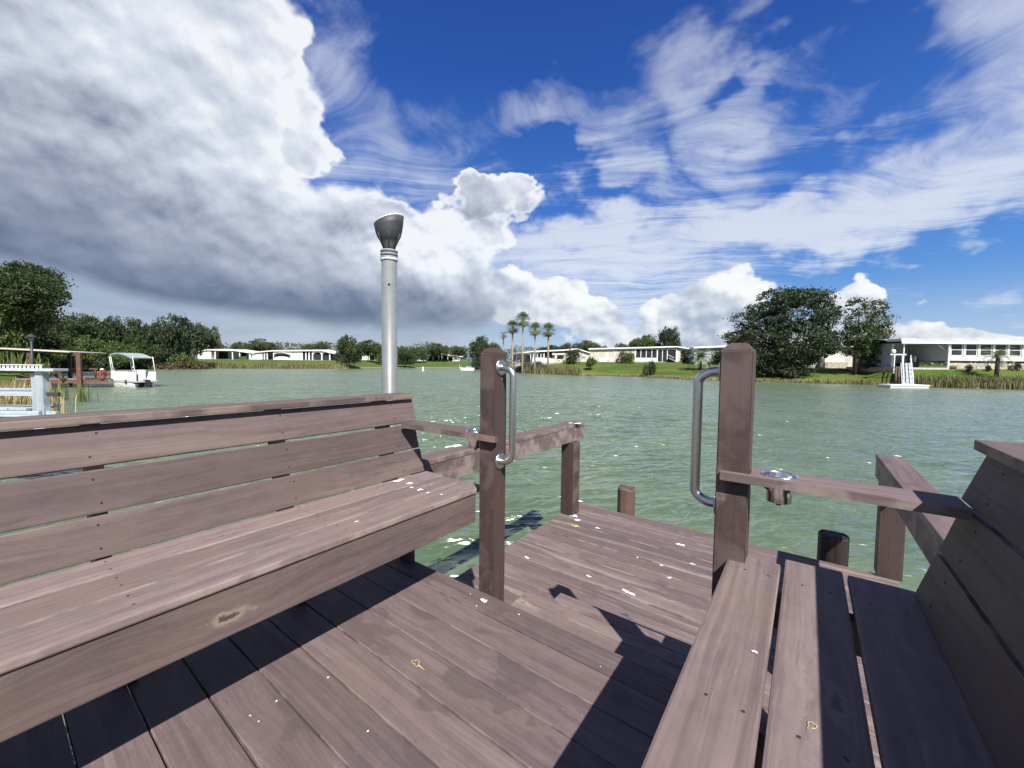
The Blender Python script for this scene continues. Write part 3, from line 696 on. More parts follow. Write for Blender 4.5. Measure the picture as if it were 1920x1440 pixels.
for k in range(6):
    a = 2*PI*k/6+.4; MB().tube([(.04*math.cos(a), .04*math.sin(a), 2.85), (.066*math.cos(a), .066*math.sin(a), 2.90), (.086*math.cos(a), .086*math.sin(a), 2.945)], .0035, 6).build('rib', LAMP, head)
d = (ray(738, 528).normalized()); MB().tube([Vector((-.002, .002, 2.60))-d*.0525, Vector((-.002, .002, 2.60))-d*.0555], .008, 12).build('bolt_hole', BLACKM, lp)

# droppings and resin spots on the boards
def splat(parent, c, r, m, n=16, stretch=(1, 0), name='bird_dropping', seed=0):
    rr = random.Random(seed); ang = rr.uniform(0, PI); v = [(0, 0, .0016)]; sx_, ax = stretch
    for k_ in range(n):
        a = 2*PI*k_/n; q = r*rr.choice((.45, .7, .9, 1.15)) ; x, y_ = q*math.cos(a)*sx_, q*math.sin(a)
        v.append((x*math.cos(ax)-y_*math.sin(ax), x*math.sin(ax)+y_*math.cos(ax), .0006))
    f = [(0, k_+1, (k_+1) % n+1) for k_ in range(n)]
    o = MB().add(v, f).build(name, m, parent); o.location = Vector(c) - Vector(parent.location); o['kind'] = 'stuff'; return o
for i, (px, py, r, st, ax) in enumerate([(1075, 967, .030, 1.6, .1), (1083, 975, .022, 1.5, 1), (1064, 963, .02, 1.3, .4), (1276, 1021, .017, 2.2, 0), (1255, 1083, .014, 1.2, .5), (1181, 1112, .018, 2.2, -.1), (1172, 1107, .012, 2, 0), (1298, 1057, .012, 2, -.1), (1104, 1080, .008, 3, -.1), (988, 1045, .01, 3, -.2), (1120, 990, .012, 2, .2), (1195, 1045, .008, 1, 0), (1240, 1060, .006, 3, 0)]):
    splat(low, onz(px, py, -.428), r, DROP, seed=i, stretch=(st, ax))
splat(low, onz(1078, 986, -.428), .03, RESIN, seed=50, stretch=(1.8, .2), name='resin_spot')
for i, (px, py, r, st) in enumerate([(1171, 1153, .013, 2.4), (1182, 1161, .009, 2)]): splat(step, onz(px, py, -.179), r, DROP, seed=60+i, stretch=(st, 0))
for i, (px, py, r) in enumerate([(908, 1127, .013), (904, 1124, .009), (973, 1152, .004), (615, 1270, .004), (690, 1371, .003), (1126, 1250, .002), (485, 1353, .003), (882, 1114, .003)]):
    splat(deck, onz(px, py, .002), r, DROP, seed=80+i)
def resin(parent, c, r, ax, tail, seed):
    """rim of dried resin round a knot, drawn out into a tail"""
    rr = random.Random(seed); n = 22; v = []
    for k_ in range(n):
        a = 2*PI*k_/n; q = r*(1+.22*math.sin(3*a+seed)+rr.uniform(-.1, .1)); st = 1.35; w_ = r*rr.uniform(.14, .34)
        for rad in (q, q-w_): x, y_ = rad*math.cos(a)*st, rad*math.sin(a)*.8; v.append((x*math.cos(ax)-y_*math.sin(ax), x*math.sin(ax)+y_*math.cos(ax), .0012))
    m_ = MB(); m_.add(v, [(2*k_, 2*((k_+1) % n), 2*((k_+1) % n)+1, 2*k_+1) for k_ in range(n)])
    if tail: d_ = Vector((math.cos(ax), math.sin(ax), 0)); p_ = Vector((-d_.y, d_.x, 0)); e_ = d_*r*1.3; m_.add([e_+p_*r*.22+Vector((0, 0, .001)), e_-p_*r*.22+Vector((0, 0, .001)), e_+d_*tail+p_*r*.1+Vector((0, 0, .001))], [(0, 1, 2)])
    o = m_.build('resin_ring', RESIN, parent); o.location = Vector(c)-Vector(parent.location)
resin(deck, onz(780, 1243, .0015), .014, -.12, .04, 3)
for i, (px, py, r) in enumerate([(745, 902, .017), (752, 899, .012), (768, 906, .012), (772, 914, .009), (788, 918, .012), (802, 924, .006), (668, 978, .005), (828, 927, .005)]):
    splat(LB, onz(px, py, .462), r, DROP, seed=120+i, stretch=(1.5, 1.2))
for i, (px, py, r) in enumerate([(1416, 1222, .006)]): splat(RB, onz(px, py, .462), r, DROP, seed=140+i)
resin(RB, onz(1522, 1362, .461), .0075, 1.2, 0, 5)
rails = [o for o in C.objects if o.name.startswith('dock_rail')]
for i, (px, py, r) in enumerate([(1084, 794, .03), (1070, 793, .02), (857, 836, .03), (840, 838, .02)]): splat(rails[0], onz(px, py, .478), r, DROP, seed=160+i, stretch=(1.8, 1.5))
splat(rails[1], onz(1683, 855, .408), .02, DROP, seed=170, stretch=(1.4, 0))

# ================================================================== vegetation
def quad_cloud(name, cen, size, m, rs, flat=0., aspect=(1., .6), droop=None):
    """many leaf-sized faces: cen Nx3, size N"""
    n = len(cen); nrm = rs.normal(size=(n, 3)); nrm[:, 2] += flat; nrm /= np.linalg.norm(nrm, axis=1)[:, None]
    t_ = rs.normal(size=(n, 3)); a = np.cross(nrm, t_); a /= np.linalg.norm(a, axis=1)[:, None]; b = np.cross(nrm, a)
    if droop is not None: a = a*(1-droop) + np.array([0, 0, -1])*droop
    s = size[:, None]; A = a*s*aspect[0]*.5; B = b*s*aspect[1]*.5
    v = np.stack([cen-A, cen-B*1.0+A*.1, cen+A, cen+B+A*.1], 1).reshape(-1, 3)
    me = bpy.data.meshes.new(name); me.vertices.add(4*n); me.vertices.foreach_set('co', v.astype(np.float32).ravel())
    me.loops.add(4*n); me.loops.foreach_set('vertex_index', np.arange(4*n, dtype=np.int32))
    me.polygons.add(n); me.polygons.foreach_set('loop_start', np.arange(0, 4*n, 4, dtype=np.int32)); me.polygons.foreach_set('loop_total', np.full(n, 4, np.int32))
    me.materials.append(m); me.update(calc_edges=True); me.validate(); return me

def crown_mesh(name, blobs, nclump, nleaf, leaf, clump_r, m, seed, flat=.3, droop=None):
    rs = np.random.RandomState(seed); vol = np.array([b[3]*b[4]*b[5] for b in blobs])**.66; pr = vol/vol.sum(); cs = []
    for i in rs.choice(len(blobs), nclump, p=pr):
        b = blobs[i]; d = rs.normal(size=3); d /= np.linalg.norm(d); r = rs.uniform(.45, 1.04)**.6
        cs.append([b[0]+d[0]*r*b[3], b[1]+d[1]*r*b[4], b[2]+d[2]*r*b[5]])
    cs = np.array(cs); idx = np.repeat(np.arange(nclump), nleaf); cr = clump_r*rs.uniform(.5, 1.5, nclump)
    off = rs.normal(size=(len(idx), 3)); off[:, 2] *= .55; off *= cr[idx][:, None]*.6
    p = cs[idx]+off
    return quad_cloud(name, p, leaf*rs.uniform(.6, 1.35, len(p)), m, rs, flat, droop=droop)

def blobs_wide(rs):
    out = []
    for k in range(11):
        a = k*2.4+rs.uniform(-.3, .3); q = rs.uniform(.25, .66); out.append((q*math.cos(a), q*math.sin(a), rs.uniform(.42, .70), rs.uniform(.26, .40), rs.uniform(.26, .4), rs.uniform(.14, .22)))
    return out + [(0, 0, .74, .42, .42, .24), (0, 0, .5, .5, .5, .22)]
def blobs_round(rs):
    out = []
    for k in range(10):
        a = k*2.4; q = rs.uniform(.2, .55); out.append((q*math.cos(a), q*math.sin(a), rs.uniform(.3, .75), rs.uniform(.3, .45), rs.uniform(.3, .45), rs.uniform(.16, .24)))
    return out + [(0, 0, .78, .4, .4, .2)]
def blobs_tall(rs):
    out = []
    for k in range(13):
        z = .16+.78*k/12; q = .35*(1-z*.6); a = k*2.4; out.append((q*math.cos(a), q*math.sin(a), z, .5*(1.15-z), .5*(1.15-z), .11))
    return out
def blobs_bush(rs):
    return [(rs.uniform(-.5, .5), rs.uniform(-.5, .5), rs.uniform(.3, .6), rs.uniform(.35, .5), rs.uniform(.35, .5), rs.uniform(.25, .38)) for _ in range(8)]
_rs = np.random.RandomState(5)
CR = {}
for nm, bf, nc, nl, lf, cr in (('wide', blobs_wide, 420, 26, .058, .10), ('round', blobs_round, 400, 24, .062, .10), ('tall', blobs_tall, 300, 16, .07, .09), ('bush', blobs_bush, 130, 18, .10, .15)):
    for var in range(2):
        for mm in ((L_OAK, L_DARK, L_GREEN, L_FAR) if nm in ('wide', 'round') else (L_CYP, L_OAK, L_FAR) if nm == 'tall' else (L_GREEN, L_DARK, L_RED)):
            CR[(nm, var, mm.name)] = (bf, nc, nl, lf, cr, mm, var)
_cm = {}
def crown_for(nm, var, m):
    k = (nm, var, m.name)
    if k not in _cm:
        bf, nc, nl, lf, cr, mm, vv = CR[k]; _cm[k] = crown_mesh('crown', bf(np.random.RandomState(10+var)), nc, nl, lf, cr, mm, 20+var*7+len(nm))
    return _cm[k]
def trunk_mesh(h, r, seed, limbs=5, spread=.35, split=.35):
    rr = random.Random(seed); mb = MB(); p = Vector((0, 0, -.4)); pts = [p.copy()]; 
    for k in range(4): pts.append(Vector((rr.uniform(-.05, .05)*h*.3, rr.uniform(-.05, .05)*h*.3, h*split*(k+1)/4)))
    mb.tube(pts, [r*1.4, r*1.05, r*.95, r*.85, r*.8], 9)
    for k in range(limbs):
        a = 2*PI*k/limbs+rr.uniform(-.4, .4); e = Vector((math.cos(a)*h*spread*rr.uniform(.6, 1), math.sin(a)*h*spread*rr.uniform(.6, 1), h*rr.uniform(.65, .85)))
        m1 = pts[-1].lerp(e, .5)+Vector((0, 0, -h*.04)); mb.tube([pts[-1]-Vector((0, 0, .1)), m1, e], [r*.6, r*.38, r*.12], 7)
    return mb
NT_ = [0]
def tree(px, D, top, wpx, nm, m, label, group, name='tree', py0=None, base=None, depth=1.0):
    """a tree standing on the ground on the bearing of px at depth D; top = photo row of its tip, wpx = its width there"""
    NT_[0] += 1; P = at(px, D); z0 = gz(P.x, P.y) if base is None else base; h = zof(px, top, D)-z0; rad = wpx*D/F/2
    P.z = z0; var = NT_[0] % 2
    t_ = thing(name, label, 'tree' if nm != 'bush' else 'shrub', P, rnd.uniform(0, 6.28), group)
    c = link('crown', crown_for(nm, var, m), t_); c.scale = (rad, rad*depth, h*.98); c.location = (0, 0, h*(.02 if nm != 'bush' else -.12))
    if nm == 'bush': c.scale = (rad, rad*depth, h*1.15)
    if nm != 'bush': trunk_mesh(h, max(.12, h*.022), NT_[0], 4, rad/h*.5).build('trunk', BARK, t_)
    return t_

# left shore: the near oak and the wall of trees behind the boat
P = at(48, 44); z0 = gz(P.x, P.y); P.z = z0
big = thing('oak_tree', 'large olive-green tree at the left edge, taller than the woods behind the covered dock', 'tree', P, 0)
bl = [(-1.5, 0, 9.2, 3.6, 3, 2.6), (1.8, .5, 8.4, 3.2, 3, 2.0), (-4.2, 0, 8.0, 3, 3, 2.6), (3.3, 0, 6.9, 1.9, 2.2, 1.4), (0, -1, 7.0, 4, 3, 1.8), (-3, 1, 10.3, 3.0, 2.5, 1.6), (-6, 0, 7, 3, 3, 3), (-7, 1, 10, 3, 3, 2.4)]
link('crown', crown_mesh('crown', bl, 1300, 28, .27, .55, L_OAK, 3), big)
trunk_mesh(9, .3, 3, 6, .4).build('trunk', BARK, big)
WOODG = 'trees of the left shore woods'
for px, D, top, wd, nm, m, lab in [
    (-40, 40, 560, 150, 'round', L_GREEN, 'bushy green tree low at the left edge under the large tree'), (62, 60, 596, 130, 'wide', L_OAK, 'dark tree directly under the overhang of the large left tree'),
    (128, 78, 588, 90, 'round', L_OAK, 'dark leafy tree just right of the large left tree'), (172, 84, 588, 95, 'wide', L_OAK, 'broad tree above the middle of the covered dock end post'), (215, 88, 594, 80, 'round', L_OAK, 'round tree over the left part of the boat canopy'),
    (250, 90, 596, 80, 'wide', L_OAK, 'tree directly above the right end of the boat canopy'), (290, 92, 602, 70, 'round', L_OAK, 'tree half hidden by the broad dark oak at the end of the woods'),
    (335, 94, 588, 104, 'wide', L_DARK, 'broad dark domed oak at the right end of the left woods'), (318, 92, 612, 80, 'round', L_DARK, 'shaded tree beneath the broad dark oak'), (376, 140, 606, 50, 'round', L_DARK, 'dark tree at the outer edge of the left woods'),
    (404, 145, 614, 44, 'tall', L_FAR, 'paler feathery tree rising beside the leftmost white house'), (150, 70, 628, 110, 'round', L_GREEN, 'lower green tree behind the covered dock post'), (205, 80, 636, 100, 'wide', L_GREEN, 'lower green tree directly behind the boat canopy'),
    (262, 86, 640, 90, 'round', L_OAK, 'low dark tree right of the boat canopy'), (100, 62, 640, 110, 'wide', L_GREEN, 'green tree behind the dock lantern'), (20, 48, 640, 140, 'round', L_OAK, 'shady bush tree behind the white picket rail')]:
    tree(px, D, top, wd, nm, m, lab, WOODG)
for px, D, top, wd, m, lab in [(305, 93, 660, 60, L_GREEN, 'bright green shrub mass at the waterline right of the boat'), (345, 92, 657, 60, L_GREEN, 'bright green shrub below the broad dark oak'), (330, 88, 672, 90, L_RED, 'reddish brown shrub belt along the water below the oak'), (375, 93, 674, 50, L_RED, 'reddish shrub nearest the leftmost white house'),
                               (230, 84, 668, 90, L_DARK, 'dark low shrub behind the boat'), (160, 66, 664, 90, L_DARK, 'dark shrub between covered dock and boat'), (285, 90, 672, 50, L_DARK, 'dark shrub between boat and bright shrubs')]:
    tree(px, D, top, wd, 'bush', m, lab, 'shore shrubs along the left woods', 'shore_shrub')
# trees behind and between the far houses
FAR = [(455, 150, 640, 50, 'round', 'dark tree behind the roof of the leftmost white house'), (488, 155, 634, 60, 'wide', 'higher dark tree behind the gap between the two left houses'), (520, 160, 646, 46, 'round', 'low tree behind the arched awning house'), (548, 165, 652, 40, 'wide', 'low flat tree behind the middle of the arched awning house'),
       (580, 165, 644, 34, 'round', 'light round tree over the right roof of the arched awning house'), (607, 160, 640, 40, 'round', 'tree just left of the shore tree beside the arched awning house'), (690, 150, 636, 60, 'wide', 'slanting green tree mass left of the lamp pole'), (715, 155, 650, 50, 'round', 'low tree half hidden by the lamp pole'),
       (757, 160, 648, 44, 'round', 'tree just right of the lamp pole'), (785, 175, 650, 50, 'round', 'tree left of the small central house'), (815, 190, 642, 66, 'wide', 'domed tree over the small central house'), (857, 200, 648, 44, 'round', 'dark tree behind the right end of the small central house'),
       (903, 130, 628, 56, 'wide', 'tall tree directly left of the left grab post'), (925, 130, 642, 40, 'round', 'lower tree touching the left grab post'), (1035, 125, 646, 60, 'wide', 'dark low tree behind the rightmost tall palm'), (1063, 125, 643, 40, 'round', 'dark tree between palms and the gabled house'),
       (1100, 120, 637, 64, 'wide', 'dark domed tree behind the gabled house roof'), (1130, 122, 648, 30, 'round', 'small dark tree at the joint of the two right houses'), (1165, 118, 643, 40, 'round', 'light tree above the siding wall window'), (1192, 120, 634, 40, 'round', 'light green tree left of the bright one over the porch roof')]
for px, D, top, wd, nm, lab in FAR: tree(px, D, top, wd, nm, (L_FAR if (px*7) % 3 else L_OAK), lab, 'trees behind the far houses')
tree(1213, 112, 626, 60, 'wide', L_GREEN, 'bright green spreading tree behind the screened porch roof', 'trees behind the far houses')
tree(1256, 108, 613, 54, 'round', L_DARK, 'tall dark glossy tree behind the right end of the screened porch', 'trees behind the far houses')
tree(655, 116, 627, 62, 'round', L_OAK, 'full dark tree on the bank in front of the arched awning house', 'trees on the far bank', 'bank_tree')
tree(760, 143, 655, 44, 'round', L_OAK, 'low bushy tree at the waterline right of the lamp pole', 'trees on the far bank', 'bank_tree')
tree(730, 146, 660, 60, 'bush', L_GREEN, 'green shrub clump on the bank behind the lamp pole', 'trees on the far bank', 'bank_shrub')
tree(900, 128, 662, 40, 'bush', L_DARK, 'dark shrub beside the red-brown bank left of the grab post', 'trees on the far bank', 'bank_shrub')
# garden shrubs on the right lawn
tree(1074, 86, 650, 34, 'bush', L_DARK, 'tall dark shrub against the gabled house', 'garden shrubs on the lawn', 'garden_shrub')
tree(1107, 78, 668, 30, 'wide', L_GREEN, 'small light green tree with a shadow on the lawn', 'garden shrubs on the lawn', 'garden_tree')
tree(1172, 85, 656, 36, 'bush', L_GREEN, 'grey-green shrub against the siding wall', 'garden shrubs on the lawn', 'garden_shrub')
tree(1217, 67, 672, 26, 'bush', L_DARK, 'small round dark shrub alone on the lawn near the water', 'garden shrubs on the lawn', 'garden_shrub')

# the great dark tree and its neighbour at right
P = at(1462, 55); P.z = gz(P.x, P.y)
g = thing('oak_tree', 'huge dark spreading tree on the bank right of the right grab post', 'tree', P, YAW)
sc = 55/F; ztop = zof(1462, 541, 55)-P.z
def pb(px, py, rx, ry, dy=0, ryy=None): return ((px-1462)*sc, dy, zof(px, py, 55)-P.z, rx*sc, (ryy or rx)*sc, ry*sc)
bl = [pb(1490, 585, 62, 42), pb(1440, 600, 55, 34, 1), pb(1538, 598, 20, 34), pb(1420, 640, 48, 30), pb(1480, 640, 62, 34, -1.5), pb(1530, 650, 34, 26), pb(1385, 632, 30, 12), pb(1410, 665, 38, 26), pb(1450, 676, 44, 26, -1), pb(1500, 668, 34, 24), pb(1425, 600, 26, 16, 1), pb(1460, 562, 40, 18), pb(1505, 560, 34, 16), pb(1400, 685, 22, 14, -1), pb(1530, 624, 20, 20), pb(1400, 694, 40, 10, 0, 30), pb(1460, 696, 40, 9, -2, 30), pb(1440, 685, 50, 14, 1, 40), pb(1490, 668, 40, 16, 1, 40)]
link('crown', crown_mesh('crown', bl, 1700, 30, .29, .52, L_DARK, 8), g)
tm = trunk_mesh(9, .42, 9, 7, .45, .28); tm.build('trunk', BARK, g)
P = at(1610, 52); P.z = gz(P.x, P.y)
g = thing('cypress_tree', 'tall green cypress-like tree with two tops beside the huge dark tree', 'tree', P, YAW); sc2 = 52/F
def pc(px, py, rx, ry): return ((px-1610)*sc2, 0, zof(px, py, 52)-P.z, rx*sc2, rx*sc2*.9, ry*sc2)
bl = [pc(1600, 578, 17, 20), pc(1640, 575, 14, 16), pc(1603, 605, 22, 20), pc(1638, 603, 22, 18), pc(1612, 632, 36, 20), pc(1640, 630, 22, 18), pc(1605, 655, 30, 18), pc(1635, 655, 26, 18), pc(1596, 628, 16, 20), pc(1630, 678, 18, 14), pc(1648, 618, 14, 14)]
link('crown', crown_mesh('crown', bl, 560, 22, .24, .42, L_CYP, 12), g)
tm = MB(); tm.tube([(-.6, 0, -.5), (-.5, 0, 3), (-.4, 0, 8)], [.22, .16, .05], 8); tm.tube([(-.2, .2, -.5), (.5, 0, 3), (1.6, 0, 8)], [.2, .14, .05], 8); tm.build('trunk', BARK, g)
tree(1672, 58, 655, 30, 'bush', L_DARK, 'dark shrub between the cypress-like tree and the carport', 'garden shrubs by the carport', 'garden_shrub')
tree(1522, 66, 640, 40, 'round', L_DARK, 'shaded tree behind the gap between the two large trees', 'trees behind the far houses')
tree(1350, 75, 655, 50, 'round', L_DARK, 'dark tree behind the right grab post head', 'trees behind the far houses')

# far woods that close the horizon
def far_woods():
    rs = np.random.RandomState(44); cen = []; sz = []
    for a in np.linspace(-PI, PI, 900, endpoint=False):
        R_ = 235 + rs.uniform(-14, 20); fx = abs(a) < .75; h = (7.5 if fx else 11 if abs(a) > 1.25 or a < 0 else 3.5) + (1.6*math.sin(a*23)+1.2*math.sin(a*57+1))*(1 if a < .6 else .4)+rs.uniform(-.6, .8)
        if not fx: R_ = 190+rs.uniform(-15, 20)
        d = _r0*math.sin(a)*R_ + _f0*math.cos(a)*R_; g0 = gz(d.x, d.y); n = 120
        th = rs.normal(size=(n, 2))*2.2; zz = g0+h*rs.uniform(0, 1, n)
        cen.append(np.stack([d.x+th[:, 0], d.y+th[:, 1], zz], 1)); sz.append(np.full(n, .95)*rs.uniform(.6, 1.3, n))
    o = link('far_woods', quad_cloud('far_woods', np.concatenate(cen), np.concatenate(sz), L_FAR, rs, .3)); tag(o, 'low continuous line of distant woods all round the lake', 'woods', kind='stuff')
far_woods()

# palms
def fan_palm(px, D, top, cw, base_py, label, dead=False, lean=0):
    P = at(px, D); z0 = gz(P.x, P.y)-.1; P.z = z0; H = zof(px, top, D)-z0; R_ = cw*D/F/2; Hc = H-R_*.85
    t_ = thing('fan_palm', label, 'palm tree', P, rnd.uniform(0, 6), 'tall fan palms beside the water')
    MB().tube([(0, 0, -.3), (lean*.3, 0, Hc*.4), (lean, 0, Hc)], [.28, .19, .15], 10).build('trunk', PBARK, t_)
    rr = random.Random(int(px)); 
    def fans(n, e0, e1, m, nm, rl=1.):
        mb = MB()
        for k in range(n):
            a = 2.4*k+rr.uniform(-.2, .2); el = math.radians(e0+(e1-e0)*k/n+rr.uniform(-8, 8)); d = Vector((math.cos(a)*math.cos(el), math.sin(a)*math.cos(el), math.sin(el)))
            c0 = Vector((lean, 0, Hc)); pet = c0 + d*R_*.48*rl; mb.bar(c0, pet, .05, .04)
            side = d.cross(Vector((0, 0, 1))).normalized(); upv = side.cross(d)
            for j in range(-5, 6):
                ang = j*.27; dd = (d*math.cos(ang)+side*math.sin(ang)+upv*rr.uniform(-.1, .1)).normalized(); L = R_*.68*rl*(1-.04*abs(j)); wv = side*math.cos(ang)*.055*R_-d*math.sin(ang)*.055*R_
                mid = pet+dd*L*.6; tip = pet+dd*L+Vector((0, 0, -.16*L)); mb.add([pet, mid-wv*.5, tip, mid+wv*.5], [(0, 1, 2, 3)])
        mb.build(nm, m, t_)
    if not dead: fans(46, 86, -50, L_PALM, 'fronds'); fans(12, -50, -80, L_DEAD, 'dead_skirt', .7)
    else: fans(18, 60, -70, L_DEAD, 'dead_fronds')
fan_palm(979, 84, 587, 34, 690, 'tallest fan palm of the group right of the left grab post')
fan_palm(960, 86, 602, 30, 690, 'fan palm with a shaggy skirt just left of the tallest one')
fan_palm(1002, 83, 606, 30, 690, 'fan palm second from the right in the tall group')
fan_palm(1027, 82, 607, 32, 690, 'rightmost of the tall fan palms')
fan_palm(943, 88, 620, 18, 690, 'withered brown fan palm at the left of the group', dead=True)
def feather_palm(px, D, top, cw, th_px, label, m, n=42, trunk_r=.28):
    P = at(px, D); P.z = gz(P.x, P.y)-.05; H = zof(px, top, D)-P.z; R_ = cw*D/F/2; Hc = H*th_px
    t_ = thing('feather_palm', label, 'palm tree', P, 0)
    MB().tube([(0, 0, -.3), (0, 0, Hc*.5), (0, 0, Hc)], [trunk_r, trunk_r*.9, trunk_r*.8], 12).build('trunk', BARK, t_)
    rr = random.Random(int(px)); mb = MB()
    for k in range(n):
        a = 2.4*k; el = math.radians(78-95*k/n+rr.uniform(-6, 6)); L = R_*1.25; pts = []; p = Vector((0, 0, Hc)); e = el
        for j in range(8): pts.append(p.copy()); p = p + Vector((math.cos(a)*math.cos(e), math.sin(a)*math.cos(e), math.sin(e)))*L/7; e -= .2
        for j in range(7):
            d = (pts[j+1]-pts[j]).normalized(); sd_ = d.cross(Vector((0, 0, 1))).normalized()
            for q in (0, .5):
                c = pts[j].lerp(pts[j+1], q)
                for s_ in (-1, 1):
                    tp = c+(sd_*s_*.8+d*.7+Vector((0, 0, -.25))).normalized()*L*.24; mb.add([c, c+d*.05*L, tp], [(0, 1, 2)])
    mb.build('fronds', m, t_)
feather_palm(1312, 68, 640, 46, .42, 'squat grey-green feather palm on the lawn left of the right grab post', L_PALMG)
feather_palm(1868, 43.5, 662, 44, .86, 'low palm with thick dark trunk in front of the long right house', L_PALM, 26, .2)

# reeds
def reeds(name, pts, h, m, label, seed=1, per=26, wd=.03, spread=.45):
    rr = random.Random(seed); mb = MB()
    for x, y, z in pts:
        for k in range(per):
            px_, py_ = x+rr.gauss(0, spread), y+rr.gauss(0, spread); hh = h*rr.uniform(.5, 1.1); a = rr.uniform(0, 6.28); l = rr.uniform(.02, .35)*hh; w_ = wd*rr.uniform(.6, 1.3)
            dx, dy = math.cos(a), math.sin(a); b = Vector((px_, py_, z-.3)); m1 = b+Vector((dx*l*.35, dy*l*.35, hh*.6+.3)); tp = b+Vector((dx*l, dy*l, hh*rr.uniform(.85, 1)+.3)); s_ = Vector((-dy, dx, 0))*w_
            mb.add([b-s_, b+s_, m1+s_*.7, m1-s_*.7, tp], [(0, 1, 2, 3), (3, 2, 4)])
    o = mb.build(name, m); tag(o, label, 'reeds', kind='stuff'); return o
def shore_pts(x0, x1, n, off=(-.6, 1.2), rr=random.Random(2)):
    out = []
    for k in range(n):
        px = x0+(x1-x0)*(k+rr.random())/n; a = math.atan((px-960)/F); ds = prof(a)[0]+rr.uniform(*off); d = _r0*math.sin(a)*ds+_f0*math.cos(a)*ds; out.append((d.x, d.y, gz(d.x, d.y)))
    return out
reeds('shore_reeds', shore_pts(984, 1086, 60, (-1, 2.5)), 1.7, L_REED, 'brown and green reeds at the waterline below the palms', 1, 26, .05)
reeds('shore_reeds', shore_pts(1725, 1960, 95, (-.5, 2.0)), 1.15, L_REED, 'tall brown reeds at the waterline below the long right house', 2, 30, .035)
reeds('shore_reeds', shore_pts(1350, 1660, 60, (-.2, .9)), .45, L_REED, 'low dry reeds along the bank under the great dark tree', 3, 26, .04)
reeds('shore_reeds', shore_pts(385, 640, 90, (-.3, 2)), 1.5, L_REED, 'band of reeds at the waterline below the left white houses', 4, 22, .07, .8)
reeds('shore_reeds', shore_pts(1100, 1330, 60, (-.2, .6)), .4, L_REED, 'low rough grass edge of the right lawn', 5, 22, .05)
reeds('shore_reeds', [tuple(at(px, D, ZW)) for px, D in [(-10, 13), (0, 13.6), (10, 13), (22, 13.6), (35, 14), (45, 13.4), (56, 14.2), (5, 16), (25, 16.5), (45, 17), (-25, 14), (60, 15.5), (15, 15), (38, 15)]], 1.25, L_REEDT, 'tan dry reeds seen through the blue-grey railing', 6, 70, .022, .35)
reeds('shore_reeds', [tuple(at(px, D, ZW)) for px, D in [(0, 12), (12, 12.3), (25, 12), (-14, 12.4), (38, 12.5)]], .75, L_REEDG, 'green undergrowth low behind the blue-grey railing', 7, 70, .022, .3)
reeds('shore_reeds', [tuple(at(px, D, ZW)) for px, D in [(148, 19), (152, 19.3), (158, 19.1), (113, 20), (108, 20.4), (103, 19.6)]], 1.1, L_REEDG, 'thin clump of reeds standing in the water before the brown dock', 8, 16, .016, .16)
reeds('tall_grass', [tuple(at(px, 33, gz(*at(px, 33).xy))) for px in (0, 20, 40, 60)], 2.2, L_REEDG, 'tall grass behind the white picket rail under the dock roof', 9, 40, .05, 1)

# ================================================================== houses
def facade(px0, px1, D0, D1, z): 
    a = at(px0, D0, z); b = at(px1, D1, z); v = b-a; return a, math.atan2(v.y, v.x), v.length
def house(name, label, px0, px1, D0, D1, z, wall, cat='house', group='single-storey homes across the lake', depth=7):
    a, rz, L = facade(px0, px1, D0, D1, z); t_ = thing(name, label, cat, a, rz, group)
    b = MB().box(0, 0, -1, L, depth, -.01).build('foundation', STONE, t_)
    class H: pass
    h = H(); h.t = t_; h.L = L; h.X = lambda px: (px-px0)/(px1-px0)*L      # along the facade
    h.m = wall
    return h
def hbox(h, nm, m, x0, y0, z0, x1, y1, z1, par=None): return MB().box(min(x0, x1), y0, z0, max(x0, x1), y1, z1).build(nm, m, par or h.t)
def hwin(h, x0, z0, x1, z1, y=0, m=None, mull=1, fr=WHITE, fw=.07):
    f = MB(); f.box(x0, y-.05, z0, x0+fw, y+.02, z1); f.box(x1-fw, y-.05, z0, x1, y+.02, z1); f.box(x0+fw, y-.05, z0, x1-fw, y+.02, z0+fw); f.box(x0+fw, y-.05, z1-fw, x1-fw, y+.02, z1)
    if mull: f.box(x0+fw, y-.04, (z0+z1)/2-.03, x1-fw, y+.01, (z0+z1)/2+.03)
    o = f.build('window', fr, h.t); MB().box(x0+fw, y-.012, z0+fw, x1-fw, y-.004, z1-fw).build('pane', m or GLASS, o); return o
def roof(h, x0, x1, y0, y1, pts, m=ROOFW, th=.14, nm='roof'):
    """pts: list of (x, z) along the facade, extruded back"""
    mb = MB()
    for (xa, za), (xb, zb) in zip(pts, pts[1:]):
        mb.add([(xa, y0, za), (xb, y0, zb), (xb, y1, zb+.35), (xa, y1, za+.35), (xa, y0, za-th), (xb, y0, zb-th), (xb, y1, zb+.35-th), (xa, y1, za+.35-th)], [(0, 1, 2, 3), (4, 7, 6, 5), (0, 4, 5, 1), (2, 6, 7, 3), (0, 3, 7, 4), (1, 5, 6, 2)])
    return mb.build(nm, m, h.t)
def post(h, x, z1, y=-.1, w_=.14, m=WHITE, z0=-.1): return hbox(h, 'porch_post', m, x-w_/2, y-w_/2, z0, x+w_/2, y+w_/2, z1)
def px2z(h, px, py, D, z): return zof(px, py, D)-z

